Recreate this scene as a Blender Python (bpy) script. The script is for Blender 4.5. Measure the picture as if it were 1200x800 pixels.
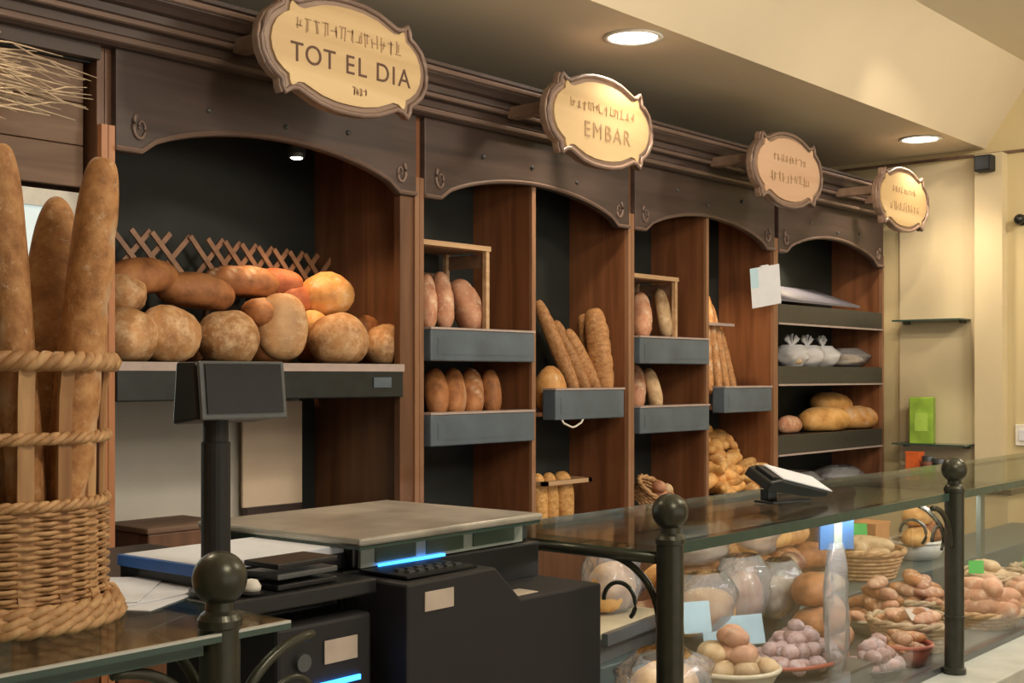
import bpy, bmesh, math, random
from mathutils import Vector, Matrix, Quaternion, noise
random.seed(7)
for o in list(bpy.data.objects): bpy.data.objects.remove(o)
SC = bpy.context.scene
COL = SC.collection
# ------------------------------------------------------------------ camera
EYE = 1.6; F = 1472.0; HORIZON = 440.0
TH = math.atan2(1260, 1472)                       # angle between the view axis and the counter line (+X)
FX, FY = math.cos(TH), math.sin(TH)
cam = bpy.data.cameras.new('camera'); cam_o = bpy.data.objects.new('camera', cam); COL.objects.link(cam_o)
cam.sensor_width = 36; cam.lens = 36*F/1200; cam.shift_y = (HORIZON-400)/1200; cam.clip_start = 0.05
cam_o.location = (0, 0, EYE); cam_o.rotation_euler = (math.pi/2, 0, -math.atan2(FX, FY))
SC.camera = cam_o
SC.view_settings.view_transform = 'Standard'; SC.view_settings.look = 'None'
SC.view_settings.gamma = 1; SC.view_settings.use_curve_mapping = False
SC.view_settings.exposure = -0.08
# ------------------------------------------------------------------ world and large lights
W = bpy.data.worlds.new('world'); SC.world = W; W.use_nodes = True
W.node_tree.nodes['Background'].inputs[0].default_value = (0.9, 0.85, 0.75, 1)
W.node_tree.nodes['Background'].inputs[1].default_value = 0.15

def lamp(name, kind, loc, energy, color, **kw):
    l = bpy.data.lights.new(name, kind); l.energy = energy; l.color = color
    tgt = kw.pop('target', None); parent = kw.pop('parent', None)
    for k, v in kw.items(): setattr(l, k, v)
    o = bpy.data.objects.new(name, l); COL.objects.link(o); o.location = loc
    if tgt is not None:
        o.rotation_euler = (Vector(tgt)-Vector(loc)).to_track_quat('-Z', 'Y').to_euler()
    if parent: o.parent = parent
    return o
WARM = (1.0, 0.80, 0.56); SOFT = (1.0, 0.86, 0.68); COOL = (0.86, 0.93, 1.0)
# lamps of the customers' side of the shop, in its higher ceiling
lamp('shop_lamp', 'AREA', (1.0, -0.4, 3.0), 30, SOFT, shape='DISK', size=0.5, target=(1.4, 1.9, 1.0))
lamp('shop_lamp', 'AREA', (3.2, 0.2, 3.0), 34, SOFT, shape='DISK', size=0.5, target=(3.4, 1.9, 1.0))
lamp('shop_lamp', 'AREA', (5.0, 0.6, 3.0), 38, SOFT, shape='DISK', size=0.5, target=(5.6, 1.2, 1.2))
lamp('sign_spot', 'SPOT', (3.95, 1.72, 2.98), 60, WARM, spot_size=math.radians(25), spot_blend=0.6, shadow_soft_size=0.02, target=(5.80, 2.46, 2.24))
# added soft fill behind the camera for ambient light, as from a shop front
lamp('front_fill', 'AREA', (2.2, -2.9, 1.5), 40, (1.0, .93, .82), shape='RECTANGLE', size=6.0, size_y=2.4, target=(2.2, 0, 1.62))
lamp('ceiling_fill', 'AREA', (2.4, 0.5, 2.15), 16, SOFT, shape='RECTANGLE', size=2.5, size_y=.3, target=(2.9, 2.1, 3.2))  # added fill out of view, aimed up to brighten the ceiling by bounce
lamp('sign_spot', 'SPOT', (1.25, 0.4, 2.98), 38, WARM, spot_size=math.radians(50), spot_blend=0.8, shadow_soft_size=0.04, target=(2.7, 2.6, 2.0))
lamp('sign_spot', 'SPOT', (3.1, 1.0, 2.98), 38, WARM, spot_size=math.radians(52), spot_blend=0.8, shadow_soft_size=0.03, target=(5.3, 2.5, 1.9))

# ------------------------------------------------------------------ materials
def mat(name):
    m = bpy.data.materials.new(name); m.use_nodes = True
    nt = m.node_tree; b = nt.nodes['Principled BSDF']
    return m, nt, b
def N(nt, t, **kw):
    n = nt.nodes.new(t)
    for k, v in kw.items():
        if k in ('op', ): n.operation = v
        else: setattr(n, k, v)
    return n
def plain(name, c, rough=0.5, metal=0.0, vary=0.08, scale=30, bump=0.0, spec=0.5, coat=0.0):
    m, nt, b = mat(name)
    tc = N(nt, 'ShaderNodeTexCoord'); no = N(nt, 'ShaderNodeTexNoise'); no.inputs['Scale'].default_value = scale
    no.inputs['Detail'].default_value = 4
    nt.links.new(tc.outputs['Object'], no.inputs['Vector'])
    r = N(nt, 'ShaderNodeValToRGB'); r.color_ramp.elements[0].position = 0.3; r.color_ramp.elements[1].position = 0.7
    r.color_ramp.elements[0].color = tuple(max(0, x*(1-vary)) for x in c)+(1,)
    r.color_ramp.elements[1].color = tuple(min(1, x*(1+vary)) for x in c)+(1,)
    nt.links.new(no.outputs['Fac'], r.inputs['Fac']); nt.links.new(r.outputs['Color'], b.inputs['Base Color'])
    b.inputs['Roughness'].default_value = rough; b.inputs['Metallic'].default_value = metal
    b.inputs['Specular IOR Level'].default_value = spec; b.inputs['Coat Weight'].default_value = coat
    if bump:
        bp = N(nt, 'ShaderNodeBump'); bp.inputs['Strength'].default_value = bump; bp.inputs['Distance'].default_value = 0.002
        nt.links.new(no.outputs['Fac'], bp.inputs['Height']); nt.links.new(bp.outputs['Normal'], b.inputs['Normal'])
    return m
def wood(name, c1, c2, rough=0.45, axis=2, scale=9.0, bump=0.15):
    m, nt, b = mat(name)
    tc = N(nt, 'ShaderNodeTexCoord'); mp = N(nt, 'ShaderNodeMapping')
    s = [1, 1, 1]; s[axis] = 0.08
    mp.inputs['Scale'].default_value = s
    oi = N(nt, 'ShaderNodeObjectInfo'); ad = N(nt, 'ShaderNodeVectorMath'); ad.operation = 'ADD'
    nt.links.new(tc.outputs['Object'], ad.inputs[0]); nt.links.new(oi.outputs['Random'], ad.inputs[1])
    nt.links.new(ad.outputs[0], mp.inputs['Vector'])
    no = N(nt, 'ShaderNodeTexNoise'); no.inputs['Scale'].default_value = scale*2; no.inputs['Detail'].default_value = 6
    no.inputs['Distortion'].default_value = 0.8
    nt.links.new(mp.outputs['Vector'], no.inputs['Vector'])
    r = N(nt, 'ShaderNodeValToRGB'); r.color_ramp.elements[0].position = 0.35; r.color_ramp.elements[1].position = 0.68
    r.color_ramp.elements[0].color = c1+(1,); r.color_ramp.elements[1].color = c2+(1,)
    nt.links.new(no.outputs['Fac'], r.inputs['Fac']); nt.links.new(r.outputs['Color'], b.inputs['Base Color'])
    b.inputs['Roughness'].default_value = rough
    bp = N(nt, 'ShaderNodeBump'); bp.inputs['Strength'].default_value = bump; bp.inputs['Distance'].default_value = 0.001
    nt.links.new(no.outputs['Fac'], bp.inputs['Height']); nt.links.new(bp.outputs['Normal'], b.inputs['Normal'])
    return m
def crust(name, dark, mid, light, flour=(0.80, 0.66, 0.48), cover=0.0, scale=22, rough=0.62, web=0.0):
    m, nt, b = mat(name)
    tc = N(nt, 'ShaderNodeTexCoord'); oi = N(nt, 'ShaderNodeObjectInfo')
    ad = N(nt, 'ShaderNodeVectorMath'); ad.operation = 'ADD'
    nt.links.new(tc.outputs['Object'], ad.inputs[0]); nt.links.new(oi.outputs['Random'], ad.inputs[1])
    no = N(nt, 'ShaderNodeTexNoise'); no.inputs['Scale'].default_value = scale; no.inputs['Detail'].default_value = 6
    no.inputs['Roughness'].default_value = 0.62
    nt.links.new(ad.outputs[0], no.inputs['Vector'])
    r = N(nt, 'ShaderNodeValToRGB')
    e = r.color_ramp.elements; e[0].position = 0.28; e[1].position = 0.74
    e[0].color = dark+(1,); e[1].color = light+(1,); k = e.new(0.5); k.color = mid+(1,)
    nt.links.new(no.outputs['Fac'], r.inputs['Fac'])
    hsv = N(nt, 'ShaderNodeHueSaturation')
    mr = N(nt, 'ShaderNodeMapRange'); mr.inputs[3].default_value = 0.78; mr.inputs[4].default_value = 1.18
    nt.links.new(oi.outputs['Random'], mr.inputs[0]); nt.links.new(mr.outputs[0], hsv.inputs['Value'])
    nt.links.new(r.outputs['Color'], hsv.inputs['Color'])
    at = N(nt, 'ShaderNodeAttribute'); at.attribute_name = 'mask'
    n2 = N(nt, 'ShaderNodeTexNoise'); n2.inputs['Scale'].default_value = scale*1.7; n2.inputs['Detail'].default_value = 8
    n2.inputs['Roughness'].default_value = 0.75
    nt.links.new(ad.outputs[0], n2.inputs['Vector'])
    r2 = N(nt, 'ShaderNodeValToRGB'); r2.color_ramp.elements[0].position = 0.62-cover*0.4; r2.color_ramp.elements[1].position = 0.74-cover*0.25
    nt.links.new(n2.outputs['Fac'], r2.inputs['Fac'])
    mx = N(nt, 'ShaderNodeMath'); mx.operation = 'MAXIMUM'
    sc = N(nt, 'ShaderNodeMath'); sc.operation = 'MULTIPLY'; sc.inputs[1].default_value = 0.75 if cover > 0 else 0.15
    nt.links.new(r2.outputs['Color'], sc.inputs[0]); nt.links.new(sc.outputs[0], mx.inputs[0]); nt.links.new(at.outputs['Fac'], mx.inputs[1])
    mi = N(nt, 'ShaderNodeMixRGB'); nt.links.new(mx.outputs[0], mi.inputs[0]); nt.links.new(hsv.outputs['Color'], mi.inputs[1])
    mi.inputs[2].default_value = flour+(1,)
    nt.links.new(mi.outputs[0], b.inputs['Base Color'])
    b.inputs['Roughness'].default_value = rough; b.inputs['Subsurface Weight'].default_value = 0.0
    bp = N(nt, 'ShaderNodeBump'); bp.inputs['Strength'].default_value = 0.5; bp.inputs['Distance'].default_value = 0.004
    nt.links.new(n2.outputs['Fac'], bp.inputs['Height']); nt.links.new(bp.outputs['Normal'], b.inputs['Normal'])
    return m
def glow(name, c, s):
    m, nt, b = mat(name); b.inputs['Base Color'].default_value = c+(1,)
    b.inputs['Emission Color'].default_value = c+(1,); b.inputs['Emission Strength'].default_value = s
    return m
def clear(name, tint, refl=1.0, rough=0.0, ior=1.45, haze=0.0, hazec=(0.9, 0.93, 1), bump=0.0, bscale=40):
    m = bpy.data.materials.new(name); m.use_nodes = True; nt = m.node_tree; nt.nodes.clear()
    out = N(nt, 'ShaderNodeOutputMaterial'); tr = N(nt, 'ShaderNodeBsdfTransparent'); gl = N(nt, 'ShaderNodeBsdfGlossy')
    tr.inputs[0].default_value = tint+(1,); gl.inputs['Roughness'].default_value = rough
    fr = N(nt, 'ShaderNodeFresnel'); fr.inputs[0].default_value = ior
    ml = N(nt, 'ShaderNodeMath'); ml.operation = 'MULTIPLY'; ml.inputs[1].default_value = refl
    nt.links.new(fr.outputs[0], ml.inputs[0])
    mx = N(nt, 'ShaderNodeMixShader'); nt.links.new(ml.outputs[0], mx.inputs[0])
    last = tr
    if haze:
        df = N(nt, 'ShaderNodeBsdfDiffuse'); df.inputs[0].default_value = hazec+(1,)
        h = N(nt, 'ShaderNodeMixShader'); h.inputs[0].default_value = haze
        nt.links.new(tr.outputs[0], h.inputs[1]); nt.links.new(df.outputs[0], h.inputs[2]); last = h
    nt.links.new(last.outputs[0], mx.inputs[1]); nt.links.new(gl.outputs[0], mx.inputs[2]); nt.links.new(mx.outputs[0], out.inputs[0])
    if bump:
        tc = N(nt, 'ShaderNodeTexCoord'); no = N(nt, 'ShaderNodeTexNoise'); no.inputs['Scale'].default_value = bscale
        nt.links.new(tc.outputs['Object'], no.inputs['Vector'])
        bp = N(nt, 'ShaderNodeBump'); bp.inputs['Strength'].default_value = bump; bp.inputs['Distance'].default_value = 0.01
        nt.links.new(no.outputs['Fac'], bp.inputs['Height'])
        nt.links.new(bp.outputs['Normal'], gl.inputs['Normal']); nt.links.new(bp.outputs['Normal'], fr.inputs['Normal'])
    return m

M = {}
M['wood_dark'] = wood('wood_dark', (0.045, 0.030, 0.026), (0.085, 0.056, 0.048), 0.5, 0)
M['wood_darkv'] = wood('wood_dark_vertical', (0.10, 0.045, 0.022), (0.185, 0.085, 0.042), 0.42, 2)
M['wood_panel'] = wood('wood_panel', (0.15, 0.055, 0.022), (0.26, 0.105, 0.045), 0.42, 2)
M['wood_edge'] = wood('wood_edge', (0.22, 0.11, 0.06), (0.34, 0.18, 0.10), 0.4, 2)
M['wood_orange'] = wood('wood_orange', (0.38, 0.15, 0.06), (0.50, 0.22, 0.09), 0.4, 2)
M['wood_plank'] = wood('wood_plank', (0.13, 0.075, 0.048), (0.24, 0.15, 0.10), 0.6, 0)
M['wood_light'] = wood('wood_light', (0.42, 0.26, 0.14), (0.62, 0.42, 0.25), 0.5, 0)
M['moulding'] = wood('moulding', (0.16, 0.11, 0.09), (0.24, 0.165, 0.135), 0.38, 0)
M['black_back'] = plain('black_backing', (0.012, 0.016, 0.014), 0.6)
M['shelf_black'] = plain('black_shelf', (0.016, 0.020, 0.021), 0.32, vary=0.2)
M['bin_blue'] = plain('blue_grey_bin_front', (0.10, 0.135, 0.175), 0.4, vary=0.22, scale=8)
M['bin_edge'] = plain('bin_edge', (0.42, 0.34, 0.32), 0.5)
M['wall_green'] = plain('upper_wall_paint', (0.16, 0.17, 0.14), 0.8)
M['ceiling'] = plain('ceiling_paint', (0.72, 0.64, 0.50), 0.85, vary=0.03, scale=2)
M['ceiling_hi'] = plain('high_ceiling_paint', (0.80, 0.74, 0.60), 0.85, vary=0.03, scale=2)
M['cream'] = plain('cream_wall', (0.62, 0.52, 0.30), 0.7, vary=0.04, scale=3)
M['cream_pale'] = plain('cream_panel', (0.68, 0.58, 0.38), 0.6, vary=0.04, scale=3)
M['floor'] = plain('floor_tiles', (0.48, 0.42, 0.34), 0.5)
M['grey_panel'] = plain('grey_panel', (0.60, 0.58, 0.52), 0.6, vary=0.06, scale=5)
M['card_beige'] = plain('beige_board', (0.74, 0.60, 0.45), 0.7, vary=0.06, scale=5)
M['post'] = plain('bronze_green_metal', (0.060, 0.062, 0.046), 0.33, metal=0.55, vary=0.15)
M['glass'] = clear('counter_glass', (0.80, 0.88, 0.85), 0.62, 0.07)
M['glass_edge'] = plain('glass_edge_green', (0.05, 0.09, 0.075), 0.15)
M['glass_front'] = clear('front_glass', (0.98, 0.99, 0.99), 0.3, 0.0)
M['film'] = clear('plastic_film', (0.95, 0.96, 0.98), 1.2, 0.12, 1.4, haze=0.26, bump=0.9, bscale=28)
M['film_white'] = clear('cloudy_film', (0.9, 0.9, 0.92), 0.6, 0.3, 1.4, haze=0.6, bump=0.9, bscale=28)
M['black'] = plain('black_plastic', (0.010, 0.011, 0.012), 0.35, vary=0.2)
M['black_matt'] = plain('black_matt', (0.012, 0.012, 0.014), 0.6)
M['screen'] = plain('dark_screen', (0.012, 0.012, 0.011), 0.22)
M['steel'] = plain('scale_steel', (0.44, 0.42, 0.37), 0.3, metal=0.35, vary=0.35, scale=9)
M['chrome'] = plain('grey_bezel', (0.13, 0.14, 0.145), 0.3, metal=0.5)
M['lcd'] = plain('lcd_green', (0.10, 0.15, 0.11), 0.15)
M['lcd_frame'] = plain('lcd_frame', (0.40, 0.46, 0.40), 0.4)
M['label'] = plain('paper_label', (0.55, 0.47, 0.40), 0.6)
M['paper'] = plain('white_paper', (0.72, 0.76, 0.84), 0.7, vary=0.03)
M['paper_blue'] = plain('pale_blue_paper', (0.50, 0.72, 0.86), 0.6, vary=0.05)
M['blue'] = plain('blue_binding', (0.03, 0.14, 0.52), 0.4)
M['blue_led'] = glow('blue_led', (0.03, 0.28, 1.0), 6.0)
M['disc'] = glow('downlight_glow', (1.0, 0.93, 0.82), 14)
M['white'] = plain('white_trim', (0.8, 0.78, 0.72), 0.5)
M['marble'] = plain('pale_marble', (0.55, 0.58, 0.54), 0.25, vary=0.12, scale=12)
M['counter'] = plain('counter_front', (0.05, 0.06, 0.05), 0.5)
M['wicker'] = wood('wicker', (0.38, 0.20, 0.085), (0.66, 0.41, 0.20), 0.55, 2, 20, 0.4)
M['wicker_dark'] = wood('wicker_dark', (0.25, 0.12, 0.05), (0.42, 0.23, 0.10), 0.55, 2, 20, 0.4)
M['wicker_pale'] = wood('wicker_pale', (0.42, 0.30, 0.18), (0.60, 0.46, 0.30), 0.55, 0, 20, 0.4)
M['twig'] = plain('dry_twig', (0.50, 0.39, 0.27), 0.8, vary=0.3)
M['sign_face'] = wood('sign_face', (0.44, 0.30, 0.145), (0.66, 0.50, 0.28), 0.55, 0, 3, 0.05)
M['sign_face_pink'] = wood('sign_face_pink', (0.50, 0.32, 0.21), (0.62, 0.43, 0.30), 0.55, 0, 3, 0.05)
M['sign_frame'] = wood('sign_frame', (0.17, 0.11, 0.08), (0.28, 0.19, 0.14), 0.4, 0, 6)
M['ink'] = plain('brown_ink', (0.10, 0.05, 0.035), 0.7)
M['ink_faint'] = plain('faded_brown_ink', (0.34, 0.22, 0.12), 0.7)
M['boule'] = crust('boule_crust', (0.24, 0.105, 0.04), (0.44, 0.22, 0.085), (0.62, 0.35, 0.16), flour=(.72, .52, .32), cover=0.42, scale=18)
M['batard'] = crust('batard_crust', (0.20, 0.075, 0.025), (0.42, 0.17, 0.06), (0.58, 0.27, 0.10))
M['redloaf'] = crust('red_brown_crust', (0.26, 0.06, 0.02), (0.50, 0.14, 0.05), (0.66, 0.24, 0.09))
M['baguette'] = crust('baguette_crust', (0.26, 0.11, 0.035), (0.46, 0.22, 0.08), (0.62, 0.35, 0.15), cover=0.12, scale=26)
M['golden'] = crust('golden_crust', (0.42, 0.19, 0.05), (0.70, 0.38, 0.12), (0.85, 0.55, 0.24), flour=(0.92, 0.72, 0.42))
M['orange_loaf'] = crust('orange_crust', (0.50, 0.20, 0.05), (0.72, 0.36, 0.11), (0.85, 0.50, 0.20), cover=0.2)
M['tan'] = crust('tan_crust', (0.36, 0.22, 0.11), (0.58, 0.40, 0.22), (0.74, 0.56, 0.36), cover=0.2)
M['pink'] = crust('pinkish_crust', (0.36, 0.13, 0.07), (0.56, 0.27, 0.16), (0.70, 0.42, 0.28), cover=0.2)
M['choc'] = crust('chocolate', (0.10, 0.03, 0.02), (0.18, 0.06, 0.035), (0.28, 0.10, 0.06))
M['dusted'] = crust('sugar_dusted', (0.26, 0.13, 0.11), (0.42, 0.25, 0.23), (0.60, 0.44, 0.43), flour=(0.70, 0.60, 0.64), cover=0.45)
M['tray_dark'] = plain('dark_tray', (0.05, 0.035, 0.04), 0.4)
M['red_bowl'] = plain('red_bowl', (0.42, 0.10, 0.06), 0.4)
M['cream_bowl'] = plain('cream_plate', (0.66, 0.58, 0.42), 0.4)
M['lime'] = plain('light_lime', (.42, .66, .10), .5)
M['green_tag'] = plain('green_tag', (0.06, 0.55, 0.10), 0.5)
M['green_box'] = plain('lime_green_carton', (0.28, 0.48, 0.05), 0.5, vary=0.25, scale=14)
M['orange_box'] = plain('orange_carton', (0.85, 0.17, 0.04), 0.5)
M['cardboard'] = plain('orange_brown_card', (0.55, 0.26, 0.09), 0.7)
M['ceiling_lit'] = plain('bulkhead_paint', (0.72, 0.63, 0.47), 0.85, vary=0.03, scale=2)
M['mirror_pale'] = glow('lit_window_pane', (0.62, 0.74, 0.76), 0.55)

# ------------------------------------------------------------------ geometry helpers
class MB:
    def __init__(s): s.v = []; s.f = []; s.mask = None
    def box(s, x0, x1, y0, y1, z0, z1):
        b = len(s.v)
        s.v += [(x, y, z) for x in (x0, x1) for y in (y0, y1) for z in (z0, z1)]
        for q in ((0,1,3,2),(4,6,7,5),(0,4,5,1),(2,3,7,6),(0,2,6,4),(1,5,7,3)): s.f.append(tuple(b+i for i in q))
        return s
    def prism(s, pts, a0, a1, axes='XZ'):
        """polygon pts extruded between a0 and a1 along the third axis"""
        b = len(s.v); n = len(pts)
        for a in (a0, a1):
            for (p, q) in pts:
                s.v.append({'XZ': (p, a, q), 'YZ': (a, p, q), 'XY': (p, q, a)}[axes])
        s.f.append(tuple(b+i for i in range(n))); s.f.append(tuple(b+n+i for i in reversed(range(n))))
        for i in range(n): j = (i+1) % n; s.f.append((b+i, b+n+i, b+n+j, b+j))
        return s
    def tube(s, pts, r, n=6, closed=False, cap=True):
        pts = [Vector(p) for p in pts]; b = len(s.v); m = len(pts)
        rs = r if isinstance(r, (list, tuple)) else [r]*m
        up = Vector((0, 0, 1))
        for i, p in enumerate(pts):
            if closed: t = pts[(i+1) % m]-pts[i-1]
            else: t = pts[min(i+1, m-1)]-pts[max(i-1, 0)]
            t = t.normalized() if t.length > 1e-9 else Vector((1, 0, 0))
            a = t.cross(up)
            if a.length < 1e-3: a = t.cross(Vector((0.3, 1, 0)))
            a.normalize(); c = a.cross(t)
            for k in range(n):
                w = 2*math.pi*k/n
                s.v.append(tuple(p+(a*math.cos(w)+c*math.sin(w))*rs[i]))
        for i in range(m if closed else m-1):
            j = (i+1) % m
            for k in range(n):
                l = (k+1) % n
                s.f.append((b+i*n+k, b+i*n+l, b+j*n+l, b+j*n+k))
        if cap and not closed:
            s.f.append(tuple(b+k for k in reversed(range(n)))); s.f.append(tuple(b+(m-1)*n+k for k in range(n)))
        return s
    def lathe(s, prof, n=24, c=(0, 0, 0), sx=1, sy=1):
        b = len(s.v); m = len(prof)
        for (r, z) in prof:
            for k in range(n):
                w = 2*math.pi*k/n
                s.v.append((c[0]+r*math.cos(w)*sx, c[1]+r*math.sin(w)*sy, c[2]+z))
        for i in range(m-1):
            for k in range(n):
                l = (k+1) % n
                s.f.append((b+i*n+k, b+i*n+l, b+(i+1)*n+l, b+(i+1)*n+k))
        if prof[0][0] > 1e-6: s.f.append(tuple(b+k for k in reversed(range(n))))
        if prof[-1][0] > 1e-6: s.f.append(tuple(b+(m-1)*n+k for k in range(n)))
        return s
    def mesh(s, name, m=None, smooth=False, mask=None):
        me = bpy.data.meshes.new(name); me.from_pydata([tuple(v) for v in s.v], [], s.f); me.update()
        bm = bmesh.new(); bm.from_mesh(me); bmesh.ops.recalc_face_normals(bm, faces=bm.faces); bm.to_mesh(me); bm.free()
        if smooth:
            me.polygons.foreach_set('use_smooth', [True]*len(me.polygons))
        if mask:
            at = me.attributes.new('mask', 'FLOAT', 'POINT'); at.data.foreach_set('value', mask)
        if m: me.materials.append(M[m] if isinstance(m, str) else m)
        return me
def tag(o, label=None, cat=None, group=None, kind=None):
    if label: o['label'] = label
    if cat: o['category'] = cat
    if group: o['group'] = group
    if kind: o['kind'] = kind
    return o
def link(name, me, parent=None, loc=(0, 0, 0), rot=None, scale=None):
    o = bpy.data.objects.new(name, me); COL.objects.link(o)
    o.location = loc
    if rot is not None:
        if isinstance(rot, Quaternion): o.rotation_mode = 'QUATERNION'; o.rotation_quaternion = rot
        else: o.rotation_euler = rot
    if scale is not None: o.scale = scale
    if parent: o.parent = parent
    return o
def part(name, mb, m, parent=None, smooth=False, bevel=0.0, loc=(0, 0, 0), rot=None):
    o = link(name, mb.mesh(name, m, smooth), parent, loc, rot)
    if bevel:
        b = o.modifiers.new('bevel', 'BEVEL'); b.width = bevel; b.segments = 2; b.limit_method = 'ANGLE'
    return o
def thing(name, label, cat, loc=(0, 0, 0), rot=None, group=None):
    o = link(name, None, None, loc, rot); o.empty_display_size = 0.05
    return tag(o, label, cat, group)
def struct(name, mb, m):
    return tag(part(name, mb, m), kind='structure')
def ray(px, py):
    r = (px-600)/F
    return FX+FY*r, FY-FX*r, (HORIZON-py)/F
def atY(px, py, Y):
    a, b, c = ray(px, py); t = Y/b; return Vector((a*t, Y, EYE+c*t))
def atX(px, py, X):
    a, b, c = ray(px, py); t = X/a; return Vector((X, b*t, EYE+c*t))
def atZ(px, py, Z):
    a, b, c = ray(px, py); t = (Z-EYE)/c; return Vector((a*t, b*t, Z))
def mpp(p): return (p.x*FX+p.y*FY)/F         # metres per pixel at a point

# ------------------------------------------------------------------ setting: the shop shell
YB, YF, XR = 3.17, 2.70, 6.07
ZL, ZH = 2.69, 3.04
struct('floor', MB().box(-2.5, 6.3, -3.0, 3.3, -0.05, 0), 'floor')
struct('wall_back', MB().box(-2.5, 6.3, YB, YB+0.1, 0, 3.3), 'wall_green')
struct('wall_right', MB().box(XR, XR+0.1, -3.0, YB, 0, 3.3), 'cream')
struct('wall_front', MB().box(-2.5, 6.3, -3.1, -3.0, 0, 3.3), 'cream')
struct('wall_left', MB().box(-2.6, -2.5, -3.0, YB, 0, 3.3), 'cream_pale')
cut = []
struct('ceiling', MB().box(-2.5, XR, 2.20, YB, ZL, ZL+0.1), 'ceiling')
struct('ceiling_bulkhead', MB().prism([(2.20, ZL), (2.20, ZL+0.1), (1.99, ZH+0.06), (1.96, ZH)], -2.5, XR, 'YZ'), 'ceiling_lit')
struct('ceiling_high', MB().box(-2.5, XR, -3.0, 1.97, ZH, ZH+0.1), 'ceiling_hi')
struct('trim_1', MB().box(XR-0.012, XR, -3.0, YB, 2.655, 2.668), 'wood_plank')
struct('trim_2', MB().box(XR-0.07, XR, 2.095, 2.225, 0, 2.655), 'cream_pale')
struct('trim_3', MB().box(XR-0.018, XR, 2.240, 2.62, 1.08, 2.64), 'cream_pale')

# black sensor box at the top of the pillar
sb = thing('speaker_box', 'small black box fixed at the top of the cream pillar', 'speaker', (XR-0.10, 2.165, 2.60))
part('housing', MB().box(-0.035, 0.03, -0.04, 0.04, -0.035, 0.04), 'black_matt', sb, bevel=0.004)
part('grille', MB().box(-0.040, -0.035, -0.032, 0.032, -0.028, 0.032), 'black', sb)

# ------------------------------------------------------------------ bread shelving
XS = [0.55, 1.655, 2.71, 3.82, 4.91, 6.02]
ZT = 2.40; WT = 1.05
def arch_pts(x0, x1, zb=2.14, zp=2.235, zt=ZT, n=22):
    pts = [(x0, zt), (x0, zb)]
    f = 0.07
    for i in range(n+1):
        t = i/n; x = x0+f+(x1-x0-2*f)*t
        z = zb+(zp-zb)*(math.sin(math.pi*t)**0.62) if 0 < t < 1 else zb
        pts.append((x, z))
    pts += [(x1, zb), (x1, zt)]
    return pts
def spiral(cx, cz, y, s, flip=1):
    pts = []
    for i in range(30):
        a = i/29*2.6*math.pi; r = s*(1-i/34)
        pts.append((cx+flip*r*math.cos(a+2.2)*0.62, y, cz+r*math.sin(a+2.2)))
    return pts
desc = ['bread cabinet at the far left with a plank back board and pale window',
        'wide bread cabinet with a black shelf of round loaves under a dark arch',
        'bread cabinet left of the middle with baguettes in its right half',
        'bread cabinet right of the middle with the croissant heap at its foot',
        'last bread cabinet by the cream wall, with three grey shelves']
CAB = []
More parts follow.
